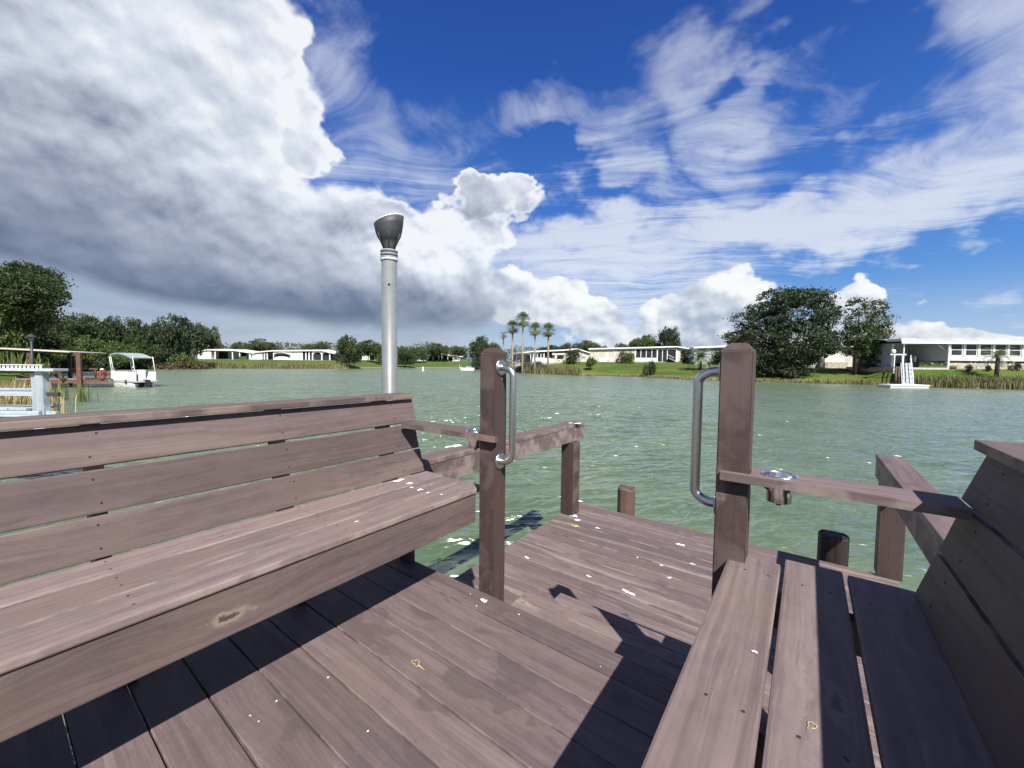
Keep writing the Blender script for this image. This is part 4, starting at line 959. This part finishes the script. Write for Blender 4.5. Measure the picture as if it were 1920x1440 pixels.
# A: leftmost white house
zA = 1.5; h = house('white_house', 'leftmost white house with an open carport on posts, beside the dark woods', 370, 478, 129, 131, zA, WHITE)
k = lambda py: zof(420, py, 130)-zA
x = h.X
hbox(h, 'wall', WHITE, x(370), .02, 0, x(396), 7, k(659.5)); hbox(h, 'end_gable', WHITE, x(374), 0, 0, x(395), .02, k(657))
hwin(h, x(376), k(667), x(381), k(660)); 
hbox(h, 'back_wall', GREYW, x(396), 4, 0, x(467), 7, k(658)); hbox(h, 'dark_screen', SCREEN, x(397), 3.9, .3, x(414), 3.98, k(660)); hbox(h, 'dark_screen', SCREEN, x(436), 3.9, .3, x(449), 3.98, k(660))
hbox(h, 'wall', WHITE, x(467), 0, 0, x(478), 6, k(662)); hwin(h, x(470), k(670), x(474), k(664))
for px in (403.5, 436, 449.5): post(h, x(px), k(658), .1, .3)
roof(h, 0, 0, -.4, 7.4, [(x(368), k(660)), (x(390), k(655.5)), (x(440), k(656)), (x(479), k(661))], th=.32)
hbox(h, 'hedge', L_GREEN, x(450), -.5, 0, x(464), .1, k(668))
# B: awning house
zB = 1.5; h = house('white_house', 'long white house with arched window awning and arched screened porch', 478, 628, 131, 133, zB, WHITE); x = h.X; k = lambda py: zof(550, py, 132)-zB
hbox(h, 'wall', WHITE, x(478), 0, 0, x(492), 6, k(661)); hbox(h, 'back_wall', GREYW, x(492), 4, 0, x(512), 6.5, k(660)); hbox(h, 'dark_screen', SCREEN, x(500), 3.9, .2, x(511), 3.98, k(662))
post(h, x(496), k(660), .1, .3); post(h, x(501), k(662), .1, .3)
hbox(h, 'wall', WHITE, x(512), 0, 0, x(566), 6.5, k(657.5)); hwin(h, x(516), k(669), x(543), k(664), mull=0)
aw = MB(); n = 10
for i in range(n):
    t0, t1 = i/n, (i+1)/n; f_ = lambda t: (x(514)+(x(545)-x(514))*t, k(664.5)+math.sin(PI*t)*.75)
    (xa, za), (xb, zb) = f_(t0), f_(t1); aw.add([(xa, -1.0, za-.25), (xb, -1.0, zb-.25), (xb, 0, zb+.1), (xa, 0, za+.1)], [(0, 1, 2, 3), (3, 2, 1, 0)])
aw.build('arched_awning', ROOFW, h.t)
for px in (549, 555, 560): hbox(h, 'shutter_panel', GREYW, x(px), -.03, k(669), x(px+3), .02, k(661))
hbox(h, 'dark_screen', SCREEN, x(566), .5, .1, x(618), .56, k(659)); hbox(h, 'back_wall', GREYW, x(566), 5, 0, x(624), 6.5, k(657.5))
for px in (566, 573, 579, 585.5, 603, 618): post(h, x(px), k(658), .2, .32)
for pa, pb_ in ((586, 603), (603, 619)):
    ar = MB()
    for i in range(8):
        a0, a1 = PI*i/8, PI*(i+1)/8; cx, rx = (x(pa)+x(pb_))/2, (x(pb_)-x(pa))/2-.1
        q = lambda a: (cx-rx*math.cos(a), k(666)+math.sin(a)*1.05)
        (xa, za), (xb, zb) = q(a0), q(a1); ar.add([(xa, .1, za), (xb, .1, zb), (xb, .1, k(657.5)), (xa, .1, k(657.5)), (xa, .22, za), (xb, .22, zb), (xb, .22, k(657.5)), (xa, .22, k(657.5))], [(0, 1, 2, 3), (7, 6, 5, 4), (0, 4, 5, 1)])
    ar.build('arch', WHITE, h.t)
roof(h, 0, 0, -.5, 7, [(x(476), k(661)), (x(512), k(657.5)), (x(545), k(657)), (x(603), k(655.5)), (x(628), k(661))], th=.34)
hbox(h, 'patio', WHITE, x(566), -1.6, -.12, x(626), .1, .02)
# D: houses half hidden by the pole
zD = 1.85; h = house('white_house', 'pale house glimpsed left of the lamp pole behind trees', 668, 724, 180, 182, zD, WHITE); x = h.X; k = lambda py: zof(700, py, 181)-zD
hbox(h, 'wall', WHITE, x(668), 0, 0, x(690), 6, k(668)); hbox(h, 'wall', GREYW, x(690), 2, 0, x(724), 6, k(665)); hwin(h, x(694), k(674), x(700), k(668), 2); hwin(h, x(704), k(674), x(711), k(668), 2)
for px in (692, 702, 713): post(h, x(px), k(665), .2, .35)
roof(h, 0, 0, -.5, 6.5, [(x(684), k(664)), (x(705), k(662.5)), (x(726), k(664.5))], th=.35)
h = house('white_house', 'bit of a white carport just right of the lamp pole', 738, 766, 182, 183, zD, WHITE); x = h.X; k = lambda py: zof(750, py, 182)-zD
hbox(h, 'wall', SCREEN, x(742), 3, 0, x(752), 6, k(666)); hbox(h, 'wall', WHITE, x(752), 0, 0, x(766), 6, k(670)); post(h, x(743), k(666), .1, .3); roof(h, 0, 0, -.5, 6.5, [(x(738), k(665.5)), (x(753), k(665.5))], th=.35)
# C: small central house
zC = 1.9; h = house('white_house', 'small low white house between lamp pole and left grab post', 782, 868, 196, 198, zC, WHITE); x = h.X; k = lambda py: zof(825, py, 197)-zC
hbox(h, 'wall', WHITE, x(782), 0, 0, x(799), 6, k(667.5)); hwin(h, x(789), k(675), x(797), k(670), mull=0); hbox(h, 'wall', WHITE, x(799), 3, 0, x(848), 7, k(666)); hbox(h, 'wall', WHITE, x(848), 0, 0, x(862), 6, k(668.5)); hwin(h, x(851), k(674), x(856), k(670))
for a_, b_ in ((801, 808), (812, 820), (823, 826), (830, 838), (840, 847)): hbox(h, 'dark_screen', SCREEN, x(a_), 2.9, .4, x(b_), 2.97, k(667))
for px in (800, 810, 821.5, 828, 839): post(h, x(px), k(666), .3, .35)
roof(h, 0, 0, -.5, 7, [(x(795), k(668)), (x(824), k(664)), (x(868), k(668))], th=.35)
hbox(h, 'hedge', L_GREEN, x(820), -1, -.2, x(842), -.2, k(674))

# E: gabled house behind the palms
zE = 1.45; h = house('gabled_house', 'cream house behind the palms with dark screened porch and gabled wing', 955, 1104, 90, 88, zE, CREAM); x = h.X; k = lambda py: zof(1030, py, 89)-zE
hbox(h, 'wall', CREAM, x(955), 3, 0, x(1002), 7, k(664)); 
for px in (959, 968, 980, 995): post(h, x(px), k(664), .1, .16)
for a_, b_ in ((960, 968), (984, 994)): hwin(h, x(a_), k(674), x(b_), k(666), 2.98)
hbox(h, 'half_wall', WHITE, x(998), 0, 0, x(1036), .1, k(671.5)); hbox(h, 'wall', CREAM, x(998), 4, 0, x(1040), 7, k(663))
for a_, b_ in ((1001, 1007), (1008, 1014), (1015, 1019.5)): hwin(h, x(a_), k(671.5), x(b_), k(662.5), .05, SCREEN, 0)
hbox(h, 'dark_screen', SCREEN, x(1021), .4, k(671.5), x(1036), .45, k(662))
for px in (1000, 1020.5, 1037): post(h, x(px), k(661), .05, .14)
hbox(h, 'wall', CREAM, x(1037), 0, 0, x(1104), 7, k(662))
hwin(h, x(1044), k(674), x(1056), k(665)); hwin(h, x(1088), k(672), x(1098), k(667.5)); hwin(h, x(1046), k(677), x(1050), k(674), mull=0)
for a_, b_ in ((1035, 1042), (1046, 1059)): MB().add([(x(a_), 0, k(662.5)), (x(b_), 0, k(662.5)), (x(b_), -.7, k(665.5)), (x(a_), -.7, k(665.5))], [(0, 1, 2, 3), (3, 2, 1, 0)]).build('window_awning', WHITE, h.t)
MB().add([(x(1059), -.02, k(662)), (x(1104), -.02, k(662)), (x(1082), -.02, k(655)), (x(1059), .1, k(662)), (x(1104), .1, k(662)), (x(1082), .1, k(655))], [(0, 1, 2), (5, 4, 3)]).build('gable', CREAM, h.t)
roof(h, 0, 0, -.4, 7.4, [(x(953), k(664.5)), (x(998), k(659)), (x(1059), k(656)), (x(1082), k(653.5)), (x(1106), k(660.5))], th=.2)
st = MB()
for i in range(6): st.box(x(966)+i*.35, -2.4+i*.28, -.9+i*.16, x(966)+i*.35+1.0, -2.1+i*.28, -.84+i*.16)
st.bar((x(965), -2.6, -.2), (x(965)+2.4, -.8, .9), .06); st.bar((x(967), -2.6, -.6), (x(967)+2.4, -.8, .5), .05); st.build('stairs', WHITE, h.t)
# F: siding house with screened porch
zF = 1.85; h = house('siding_house', 'long pale siding house with black screened porch and shrub arch', 1104, 1296, 88, 84, zF, GREYW); x = h.X; k = lambda py: zof(1200, py, 86)-zF
hbox(h, 'wall', CREAM, x(1104), 0, 0, x(1192), 7, k(653.5))
for i in range(9): hbox(h, 'siding_course', CREAM, x(1105), -.025, k(677)+i*.29, x(1191.5), 0, k(677)+i*.29+.265)
hwin(h, x(1115.5), k(667), x(1122.5), k(659)); hwin(h, x(1152), k(668), x(1158), k(661)); hbox(h, 'door', WHITE, x(1136), -.06, k(676), x(1141), -.03, k(662))
hbox(h, 'skirt_panel', WHITE, x(1124), -.1, -.2, x(1138), -.04, k(672.5)); hbox(h, 'skirt_panel', WHITE, x(1143), -.1, -.2, x(1152), -.04, k(672))
hbox(h, 'downpipe', WHITE, x(1151), -.12, 0, x(1152), -.05, k(654))
hbox(h, 'porch_half_wall', WHITE, x(1192), 0, 0, x(1233), .1, k(671)); hbox(h, 'back_wall', SCREEN, x(1192), 4, 0, x(1268), 7, k(653))
for a_, b_ in ((1193.5, 1202), (1203, 1212), (1213, 1222.5), (1223.5, 1231.5), (1235, 1242), (1243.5, 1251), (1252, 1266)): hbox(h, 'screen_panel', SCREEN, x(a_), .03, k(671) if a_ < 1233 else .1, x(b_), .07, k(655.5))
for px in (1192.5, 1202.6, 1212.6, 1223, 1233, 1242.6, 1251.3, 1268): post(h, x(px), k(654), .05, .13 if px not in (1192.5, 1233, 1268) else .24)
hbox(h, 'lintel', WHITE, x(1192), -.06, k(655.6), x(1268), .12, k(653.6))
hbox(h, 'wall', CREAM, x(1268), 0, 0, x(1275), 7, k(652.5)); hbox(h, 'wall', CREAM, x(1291), 0, 0, x(1297), 7, k(655)); hbox(h, 'wall', CREAM, x(1275), 0, k(658.5), x(1291), 7, k(653))
am_ = crown_mesh('arch_shrub', [((x(1283)), -.2, 1.2, .9, .3, 1.2)], 40, 16, .22, .25, L_RED, 77); link('arch_shrub', am_, h.t)
st = MB()
for i in range(5): st.box(x(1252)+i*.3, -1.8, .6-i*.14, x(1252)+i*.3+.35, -.1, .66-i*.14)
st.bar((x(1250), -1.0, 1.5), (x(1262), -1.0, .8), .07); st.build('stairs', WHITE, h.t)
roof(h, 0, 0, -.5, 7.4, [(x(1102), k(654.2)), (x(1192), k(651.8)), (x(1268), k(649.4)), (x(1299), k(654.5))], th=.22)
for px, zz in ((1206, .0), (1240, .0)): pass
# G
zG = 1.7; h = house('pale_house', 'pale house partly hidden behind the feather palm and right grab post', 1300, 1368, 78, 76, zG, GREYW); x = h.X; k = lambda py: zof(1335, py, 77)-zG
hbox(h, 'wall', GREYW, x(1300), 0, 0, x(1368), 7, k(652)); hwin(h, x(1334), k(665), x(1343.5), k(659)); hwin(h, x(1304), k(664), x(1312), k(658)); roof(h, 0, 0, -.5, 7.4, [(x(1298), k(651)), (x(1370), k(648))], th=.3)
# H behind the big tree
zH = 1.0; h = house('cream_house', 'cream house with stone base glimpsed between the two large trees', 1480, 1612, 62, 60, zH, CREAM); x = h.X; k = lambda py: zof(1550, py, 61)-zH
hbox(h, 'wall', CREAM, x(1480), 0, 0, x(1612), 7, k(650)); hwin(h, x(1550), k(666), x(1566), k(653)); hwin(h, x(1500), k(666), x(1516), k(655)); hwin(h, x(1585), k(668), x(1600), k(656))
hbox(h, 'porch_step', WHITE, x(1536), -1.5, 0, x(1572), -.02, k(672)); hbox(h, 'porch_step', STONE, x(1533), -2.0, -.3, x(1574), -1.5, k(679)); roof(h, 0, 0, -.5, 7.4, [(x(1476), k(650)), (x(1616), k(647))], th=.3)
# I: the long right-hand house
DI = 47.5; zI = zof(1800, 692, DI); h = house('lakeside_house', 'long pale grey house with white-framed sunroom windows at the right edge', 1680, 2200, DI, 46.0, zI, GREYW); x = h.X
k = lambda py, px=1850: zof(px, py, 47)-zI
hbox(h, 'carport_back_wall', GREYW, x(1702), 5, 0, x(1800), 8, k(643)); hbox(h, 'carport_end_wall', GREYW, x(1698), 2, 0, x(1702), 8, k(643))
hwin(h, x(1722), k(664), x(1730), k(655), 4.98, GLASS, 1)
hbox(h, 'carport_slab', simple('concrete', (.35, .34, .32), .9), x(1684), -.3, -.3, x(1775), 8, .12)
post(h, x(1690), k(645), -.1, .1, z0=-.2); post(h, x(1774.5), k(645), -.2, .16, z0=-.4)
MB().bar((x(1760), .2, k(648)), (x(1774), .2, k(657)), .07).build('brace', WHITE, h.t)
hbox(h, 'wall', GREYW, x(1776), 0, k(677.5), x(2200), 8, k(645)); hbox(h, 'sunroom_panel', WHITE, x(1777), -.03, k(676.5), x(2200), -.004, k(669))
xs = [1778+27.6*i for i in range(15)]
for a_ in xs:
    hwin(h, x(a_+2.5), k(668), x(a_+25.2), k(645.5), -.02, GLASS, 1, fw=.08)
for a_ in xs: hbox(h, 'window_post', WHITE, x(a_-1.0), -.09, k(669), x(a_+2.2), -.03, k(644))
for i in range(3):
    for a_ in range(12):
        zz0 = -.35 + i*.36; xx0 = x(1778)+a_*2.2+(i % 2)*.9; hbox(h, 'stone_block', STONE, xx0+.02, -.06-.02*((a_+i) % 3), zz0, xx0+2.14, -.004, min(zz0+.33, k(678)))
RZ0, RZ1 = zof(1690, 636.5, 51.5)-zI, zof(1900, 630.5, 50.5)-zI
rf = MB(); rf.add([(x(1679), -.5, k(643)), (x(2200), -.5, k(641.5)), (x(2200), 4, RZ1), (x(1682), 4, RZ0), (x(1679), -.5, k(645.5)), (x(2200), -.5, k(644)), (x(2200), 8, k(644)), (x(1682), 8, k(645)), ], [(0, 1, 2, 3), (0, 4, 5, 1), (4, 7, 6, 5)]); rf.add([(x(1682), 4, RZ0), (x(2200), 4, RZ1), (x(2200), 8, k(641)), (x(1682), 8, k(643))], [(0, 1, 2, 3)]); rf.build('roof', ROOFG, h.t)
hbox(h, 'fascia', WHITE, x(1679), -.56, k(646), x(2200), -.5, k(642.3)); hbox(h, 'roof_end_panel', ROOFW, x(1679.5), -.45, k(641.8), x(1706), 1.5, k(636.8))
for i in range(6): MB().bar((x(1708+i*5.5), -.49, k(642.2)), (x(1710+i*5.5), 3.9, k(636)), .08, .05).build('roof_rib', ROOFW, h.t)
hbox(h, 'stored_boxes', simple('dark_blue_tarp', (.035, .045, .08), .7), x(1727), 2, .05, x(1745), 3.6, k(682)); hbox(h, 'stored_boxes', simple('dark_navy', (.03, .035, .06), .7), x(1748), 2.4, .05, x(1760), 3.6, k(680)); hbox(h, 'water_heater', WHITE, x(1760), 3, .05, x(1763.5), 3.5, k(668))
for px, w_ in ((1815, 14), (1852, 12), (1901, 18)): tree(px, 46, 692-w_*.75, w_, 'bush', L_DARK, {1815: 'small dark shrub at the stone base, left of the low palm', 1852: 'tiny shrub right beside the low palm trunk', 1901: 'small round shrub at the stone base near the right edge'}[px], 'shrubs at the stone base', 'foundation_shrub')

# ================================================================== gangway, docks, boats
gw = thing('gangway', 'white metal gangway leading down the bank to the floating dock', 'gangway', at(1700, 44.5, ZW), YAW, None)
P0 = Vector(gw.location); top = at(1697, 47.5, zof(1697, 681, 47.5)); bot = at(1703, 42.2, ZW+.25); 
def loc(v): v = Vector(v)-P0; return Matrix.Rotation(-YAW, 3, 'Z') @ v
T, B = loc(top), loc(bot)
dk = MB(); dk.bar(T, B, .95, .05); dk.build('ramp_deck', GREYW, gw)
for i in range(14):
    c = T.lerp(B, (i+.5)/14); MB().box(-.5, -.03, .03, .5, .03, .05).build('cleat', GREYW, gw, c)
for s_ in (-.5, .5):
    q = MB(); o_ = Vector((s_, 0, 0)); q.bar(T+o_+Vector((0, 0, .9)), B+o_+Vector((0, 0, .95)), .06); q.bar(T+o_+Vector((0, 0, .45)), B+o_+Vector((0, 0, .5)), .05)
    for i in range(6): c = T.lerp(B, i/5)+o_; q.bar(c, c+Vector((0, 0, .95)), .06)
    q.build('handrail', WHITE, gw)
fd = thing('floating_dock', 'white floating dock at the foot of the gangway', 'dock', at(1694, 41.2, ZW), YAW)
MB().box(-1.95, -.7, -.1, 1.95, .7, .22).build('float', GREYW, fd); MB().box(-2.0, -.76, .22, 2.0, .76, .34).build('deck_top', WHITE, fd)
for i, px in enumerate((1679, 1684.5)):
    t_ = thing('mooring_post', ['dark mooring post in the bank, the left one beside the gangway', 'dark mooring post in the bank, nearer to the gangway'][i], 'post', at(px, 43, ZW), 0, 'dark posts beside the gangway'); MB().tube([(0, 0, -.5), (0, 0, 2.2)], .11, 10).build('shaft', BARK, t_)
lt = thing('carport_lamp_frame', 'small white frame with light fitting at the carport corner', 'lamp', at(1672, 47, zI), YAW); MB().box(-.35, -.05, 1.55, 1.5, .05, 1.68).build('crossbar', WHITE, lt); MB().box(.1, -.05, -.6, .2, .05, 1.55).build('post', WHITE, lt); MB().lathe([(.0, 1.68), (.2, 1.75), (.24, 2.0), (.15, 2.2), (0, 2.22)], 12).build('lamp_globe', WHITE, lt)

# neighbouring blue-grey dock
gd = thing('blue_grey_railing', 'blue-grey painted dock railing and bench at the left edge', 'railing', (-8.9, .6, ZW)); R0 = Vector(gd.location)
a = Vector((-8.90, .62, 0)); dr_ = Vector((-9.426+8.848, .245-.674, 0)).normalized(); nn = Vector((-dr_.y, dr_.x, 0))
def along(s_, z, o_=0): v = a+dr_*s_+nn*o_; return Vector((v.x, v.y, z))-R0
plank(gd, 'post', along(.03, .42), .93, .115, .09, W_GREY, xd=(0, 0, 1), zd=nn); plank(gd, 'post', along(.125, .42), .9, .075, .05, W_GREY, xd=(0, 0, 1), zd=nn)
plank(gd, 'top_rail', along(1.55, .905), 3.6, .20, .038, W_GREY, xd=dr_); plank(gd, 'under_rail', along(1.6, .87), 3.2, .06, .03, W_DARK, xd=dr_)
for i, z in enumerate((.61, .565)): plank(gd, 'mid_rail', along(1.65, z), 3.3, .085 if i else .05, .035, W_GREY, xd=dr_, zd=nn)
for j in range(12): plank(gd, 'seat_slat', along(.32+.27*j, .335, -.15), .45, .25, .03, W_GREY, xd=nn)
plank(gd, 'seat_apron', along(1.65, .27, .07), 3.3, .085, .035, W_GREY, xd=dr_, zd=nn)
plank(gd, 'rail_stub', along(-.13, .55), .16, .06, .05, W_DARK, xd=dr_, zd=nn); plank(gd, 'post', along(3.3, -.1), 2.0, .14, .14, W_GREY, xd=(0, 0, 1), zd=nn)
plank(gd, 'corner_bracket', along(-.10, .27), .14, .06, .05, W_GREY, xd=dr_, zd=nn)

# roofed brown dock
bd = thing('covered_dock', 'red-brown covered dock with flat roof at the left', 'dock', at(100, 29, ZW), 0); R0 = Vector(bd.location)
def L3(px, D, z): return at(px, D, z)-R0
zd_ = zof(130, 712, 28)
e0, e1 = L3(-60, 26.5, zd_), L3(201, 29.3, zd_); ex = (e1-e0).normalized(); ey = Vector((-ex.y, ex.x, 0)); Lx = (e1-e0).length
plank(bd, 'fascia_board', (e0+e1)/2+Vector((0, 0, -.14)), Lx, .24, .05, W_RED, xd=ex, zd=ey)
nb_ = int(Lx/.30)
for i in range(nb_): plank(bd, 'board', e0+ex*(.15+.30*i)+ey*1.25, 2.6, .285, .03, W_RED, xd=ey, bev=0)
plank(bd, 'pale_edge', e0.lerp(e1, .42)+Vector((0, 0, .02))-ey*.03, Lx*.8, .03, .05, W_GREY, xd=ex)
for s_, w_ in ((148.5, .24), (60, .2), (-20, .2)):
    c = L3(s_, 28.6 if s_ > 100 else 28, 0); ztp = zof(s_, 662, 28.5); c.z = (ztp+ZW-1)/2-R0.z; plank(bd, 'roof_post', c, ztp-ZW+1, w_, w_, W_RED, xd=(0, 0, 1), zd=ey)
c = L3(131, 31, 0); ztp = zof(131, 663, 31); c.z = (ztp+ZW-1)/2-R0.z; plank(bd, 'roof_post', c, ztp-ZW+1, .2, .2, W_DARK, xd=(0, 0, 1), zd=ey)
r0_, r1_ = L3(-60, 27.5, 0), L3(149, 28.6, 0); r0_.z = zof(-60, 651, 27.5)-R0.z; r1_.z = zof(149, 661.5, 28.6)-R0.z
rx = (r1_-r0_).normalized(); rl = (r1_-r0_).length
plank(bd, 'roof', (r0_+r1_)/2+ey*1.3+Vector((0, 0, .03)), rl, 3.2, .06, CREAM, xd=rx); plank(bd, 'roof_beam', (r0_+r1_)/2+Vector((0, 0, -.09)), rl, .16, .07, W_RED, xd=rx, zd=ey)
for z in (.75,): 
    q0, q1 = L3(100, 29.5, 0), L3(183, 30, 0); q0.z = q1.z = zd_-R0.z+.72; plank(bd, 'hand_rail', (q0+q1)/2, (q1-q0).length, .1, .12, W_RED, xd=q1-q0)
    for t__ in (.05, .95): c = q0.lerp(q1, t__); c.z -= .36; plank(bd, 'rail_post', c, .72, .1, .1, W_RED, xd=(0, 0, 1), zd=ey)
pt = thing('picnic_table', 'red-brown picnic table on the covered dock', 'table', at(112, 29.6, zd_+.0)); 
plank(pt, 'table_top', (0, 0, .74), 1.0, .8, .05, W_RED, xd=ex); plank(pt, 'bench_seat', tuple(-ey*.75+Vector((0, 0, .44))), 1.0, .28, .05, W_RED, xd=ex); plank(pt, 'bench_seat', tuple(ey*.75+Vector((0, 0, .44))), 1.0, .28, .05, W_RED, xd=ex)
for s_ in (-.38, .38):
    for t__ in (-.6, .6): plank(pt, 'leg', tuple(ex*s_+ey*t__*.6+Vector((0, 0, .36))), .78, .08, .05, W_RED, xd=(ey.x*-t__*.6, ey.y*-t__*.6, .74), zd=ex)
wr = thing('white_picket_rail', 'cream white scalloped picket rail behind the blue-grey dock', 'fence', at(36, 25, zof(36, 693, 25))); R1 = Vector(wr.location)
w0, w1 = at(-60, 24.6, R1.z)-R1, at(81, 25.2, R1.z)-R1; wd_ = (w1-w0).normalized(); wl = (w1-w0).length
plank(wr, 'top_rail', (w0+w1)/2+Vector((0, 0, .30)), wl, .12, .05, WHITE, xd=wd_)
for i in range(int(wl/.22)): c = w0+wd_*(.1+.22*i)+Vector((0, 0, .13)); plank(wr, 'picket', c, .30, .12, .03, WHITE, xd=(0, 0, 1), zd=Vector((-wd_.y, wd_.x, 0)), bev=0)
ll = thing('dock_lantern', 'dark dock lantern on a thin post above the covered dock roof', 'lamp', at(61, 26, ZW)); zt = zof(61, 626, 26)-ZW
MB().tube([(0, 0, 0), (0, 0, zt-.45)], .06, 10).build('post', LAMP, ll); MB().lathe([(.05, zt-.45), (.11, zt-.42), (.15, zt-.2), (.05, zt-.18)], 8).build('lantern_glass', POLE, ll); MB().lathe([(.26, zt-.2), (.05, zt-.02), (.0, zt)], 10).build('lantern_cap', LAMP, ll)
fl = thing('flower_tub', 'small white-topped tub of red flowers on the dock end by the boat', 'plant pot', at(191, 29.2, zd_)); MB().lathe([(.16, 0), (.22, .3), (.2, .3), (0, .28)], 14).build('tub', W_RED, fl)
link('blooms', crown_mesh('blooms', [(0, 0, .45, .28, .28, .2)], 30, 12, .09, .08, REDF, 5), fl); MB().lathe([(0, .62), (.12, .66), (.1, .76), (0, .8)], 12).build('white_cap', WHITE, fl)

# pontoon boat
PB = at(234, 29.6, ZW); pbt = thing('pontoon_boat', 'white pontoon boat with grey bimini top moored at the brown dock end', 'boat', PB, math.radians(22+0))
# local x: along the boat (bow to the left in view), y: away
def TB(x, y_, z): return (x, y_, z)
sx = 29.6/F
pbt.rotation_euler = (0, 0, YAW-.35); pbt.scale = (.86, .55, 1)
zb = lambda py: zof(243, py, 29.6)-ZW
for y_ in (0, 1.9):
    m_ = MB(); m_.tube([(-1.72, y_, .28), (-1.55, y_, .16), (-1.2, y_, .12), (1.35, y_, .12), (1.55, y_, .14)], [.03, .18, .23, .23, .18], 18); m_.build('pontoon', simple('grey_pontoon', (.55, .55, .52), .35, .4) if y_ == 0 else bpy.data.materials['grey_pontoon'], pbt)
MB().box(-1.75, -.2, .38, 1.85, 2.1, .48).build('deck_frame', GREYW, pbt)
for i, (xa, xb) in enumerate(((-1.78, -1.25), (-1.22, -.02), (.0, .62), (.72, 1.75))):
    b_ = MB(); b_.box(xa, -.2, .50, xb, -.16, 1.18 if i else 1.25); o_ = b_.build('side_panel', WHITE, pbt); MB().box(xa, -.24, 1.18 if i else 1.25, xb, -.14, 1.23 if i else 1.3).build('rail_cap', simple('bright_rail', (.6, .6, .6), .3, .8) if i == 0 else bpy.data.materials['bright_rail'], o_)
    MB().box(xa+.04, -.206, .80, xb-.04, -.2, .83).build('panel_seam', GREYW, o_)
MB().box(-1.78, 2.0, .50, 1.75, 2.04, 1.15).build('side_panel', WHITE, pbt); MB().box(-1.8, -.16, .5, -1.74, 2.0, 1.2).build('bow_panel', WHITE, pbt)
MB().box(-1.5, .0, .5, -.3, .5, 1.22).build('seat_back', WHITE, pbt); MB().box(.75, .2, .5, 1.6, 1.0, 1.28).build('console_seat', WHITE, pbt)
q = MB(); q.box(.2, .3, .5, .62, 1.0, 1.15); q.build('helm_console', WHITE, pbt)
MB().tube([(.16, .6, 1.15), (.18, .6, 1.4), (.32, .6, 1.5), (.55, .6, 1.46), (.6, .6, 1.2)], .035, 8).build('windscreen_rail', WHITE, pbt)
t0 = MB(); ns = 12; w_ = []
for i in range(ns+1):
    u = i/ns; xx = -1.95+3.35*u; zz = zb(668)+(.30*math.sin(PI*(u**.75)))-.12*u
    w_ += [(xx, -.25, zz), (xx, 2.15, zz)]
t0.add(w_, [(2*i, 2*i+2, 2*i+3, 2*i+1) for i in range(ns)], True); t0.add([(x_, y_, z_-.05) for x_, y_, z_ in w_], [(2*i+1, 2*i+3, 2*i+2, 2*i) for i in range(ns)], True)
t0.add([w_[2*i] for i in range(ns+1)]+[(w_[2*i][0], w_[2*i][1], w_[2*i][2]-.09) for i in range(ns+1)], [(i, i+1, ns+2+i, ns+1+i) for i in range(ns)])
t0.build('bimini_top', CANVAS, pbt)
for (xa, xb) in ((-1.92, -1.68), (-1.72, -1.40), (1.38, 1.62)):
    for y_ in (-.2, 2.05): MB().tube([(xa, y_, zb(668)-.02), (xb, y_, 1.2)], .035, 8).build('canopy_pole', WHITE, pbt)
for (xa, xb) in ((.9, 1.2), (1.3, 1.15)): MB().tube([(xa, -.2, zb(668)+.05), (xb, -.2, 1.2)], .015, 6).build('canopy_strut', LAMP, pbt)
MB().box(1.45, .7, -.1, 1.95, 1.2, .55).build('outboard_motor', BLACKM, pbt); MB().box(1.3, -.18, .1, 1.8, .1, .16).build('ladder_step', BLACKM, pbt); MB().box(1.3, -.18, .26, 1.8, .1, .32).build('ladder_step', BLACKM, pbt)
MB().lathe([(0, -.02), (.06, 0), (.09, .12), (.06, .3), (0, .34)], 10, (.45, -.33, .25)).build('fender', BLACKM, pbt)
tx = bpy.data.curves.new('reg', 'FONT'); tx.body = 'FL 7091'; tx.size = .16; tx.extrude = .002
bpy.data.curves.remove(tx)
n_ = MB()
for i, xx in enumerate((-.98, -.91, -.82, -.75, -.68, -.61)): n_.box(xx, -.206, 1.03, xx+.05, -.2, 1.03+.07)
n_.build('registration_marks', GREYW, pbt)

# far small things on the water
sb = thing('small_boat', 'small blue and white boat at the far bank just left of the left grab post', 'boat', at(878, 112, ZW), YAW)
hl = MB(); hl.add([(-1.9, -.6, 0), (1.6, -.6, 0), (1.6, .6, 0), (-1.9, .6, 0), (-2.5, -.2, .9), (1.7, -.8, .75), (1.7, .8, .75), (-2.5, .2, .9), (-1.6, -.8, .72), (-1.6, .8, .72)], [(3, 2, 1, 0), (0, 1, 5, 8), (0, 8, 4), (0, 4, 7, 3), (3, 7, 9), (3, 9, 6, 2), (1, 2, 6, 5)]); hl.build('hull', WHITE, sb)
MB().box(-.6, -.5, .3, .9, .5, 1.1).build('seat', BLUE, sb); MB().tube([(-2.3, 0, .8), (-2.5, 0, 1.5)], .05, 6).build('bow_rail', WHITE, sb)
for px, D in ((793, 98),):
    by = thing('marker_buoy', 'tiny white marker buoy out on the lake right of the lamp pole', 'buoy', at(px, D, ZW)); MB().lathe([(.0, -.2), (.28, -.05), (.3, .15), (.12, .3), (.10, 1.0), (.0, 1.05)], 12).build('float', WHITE, by)
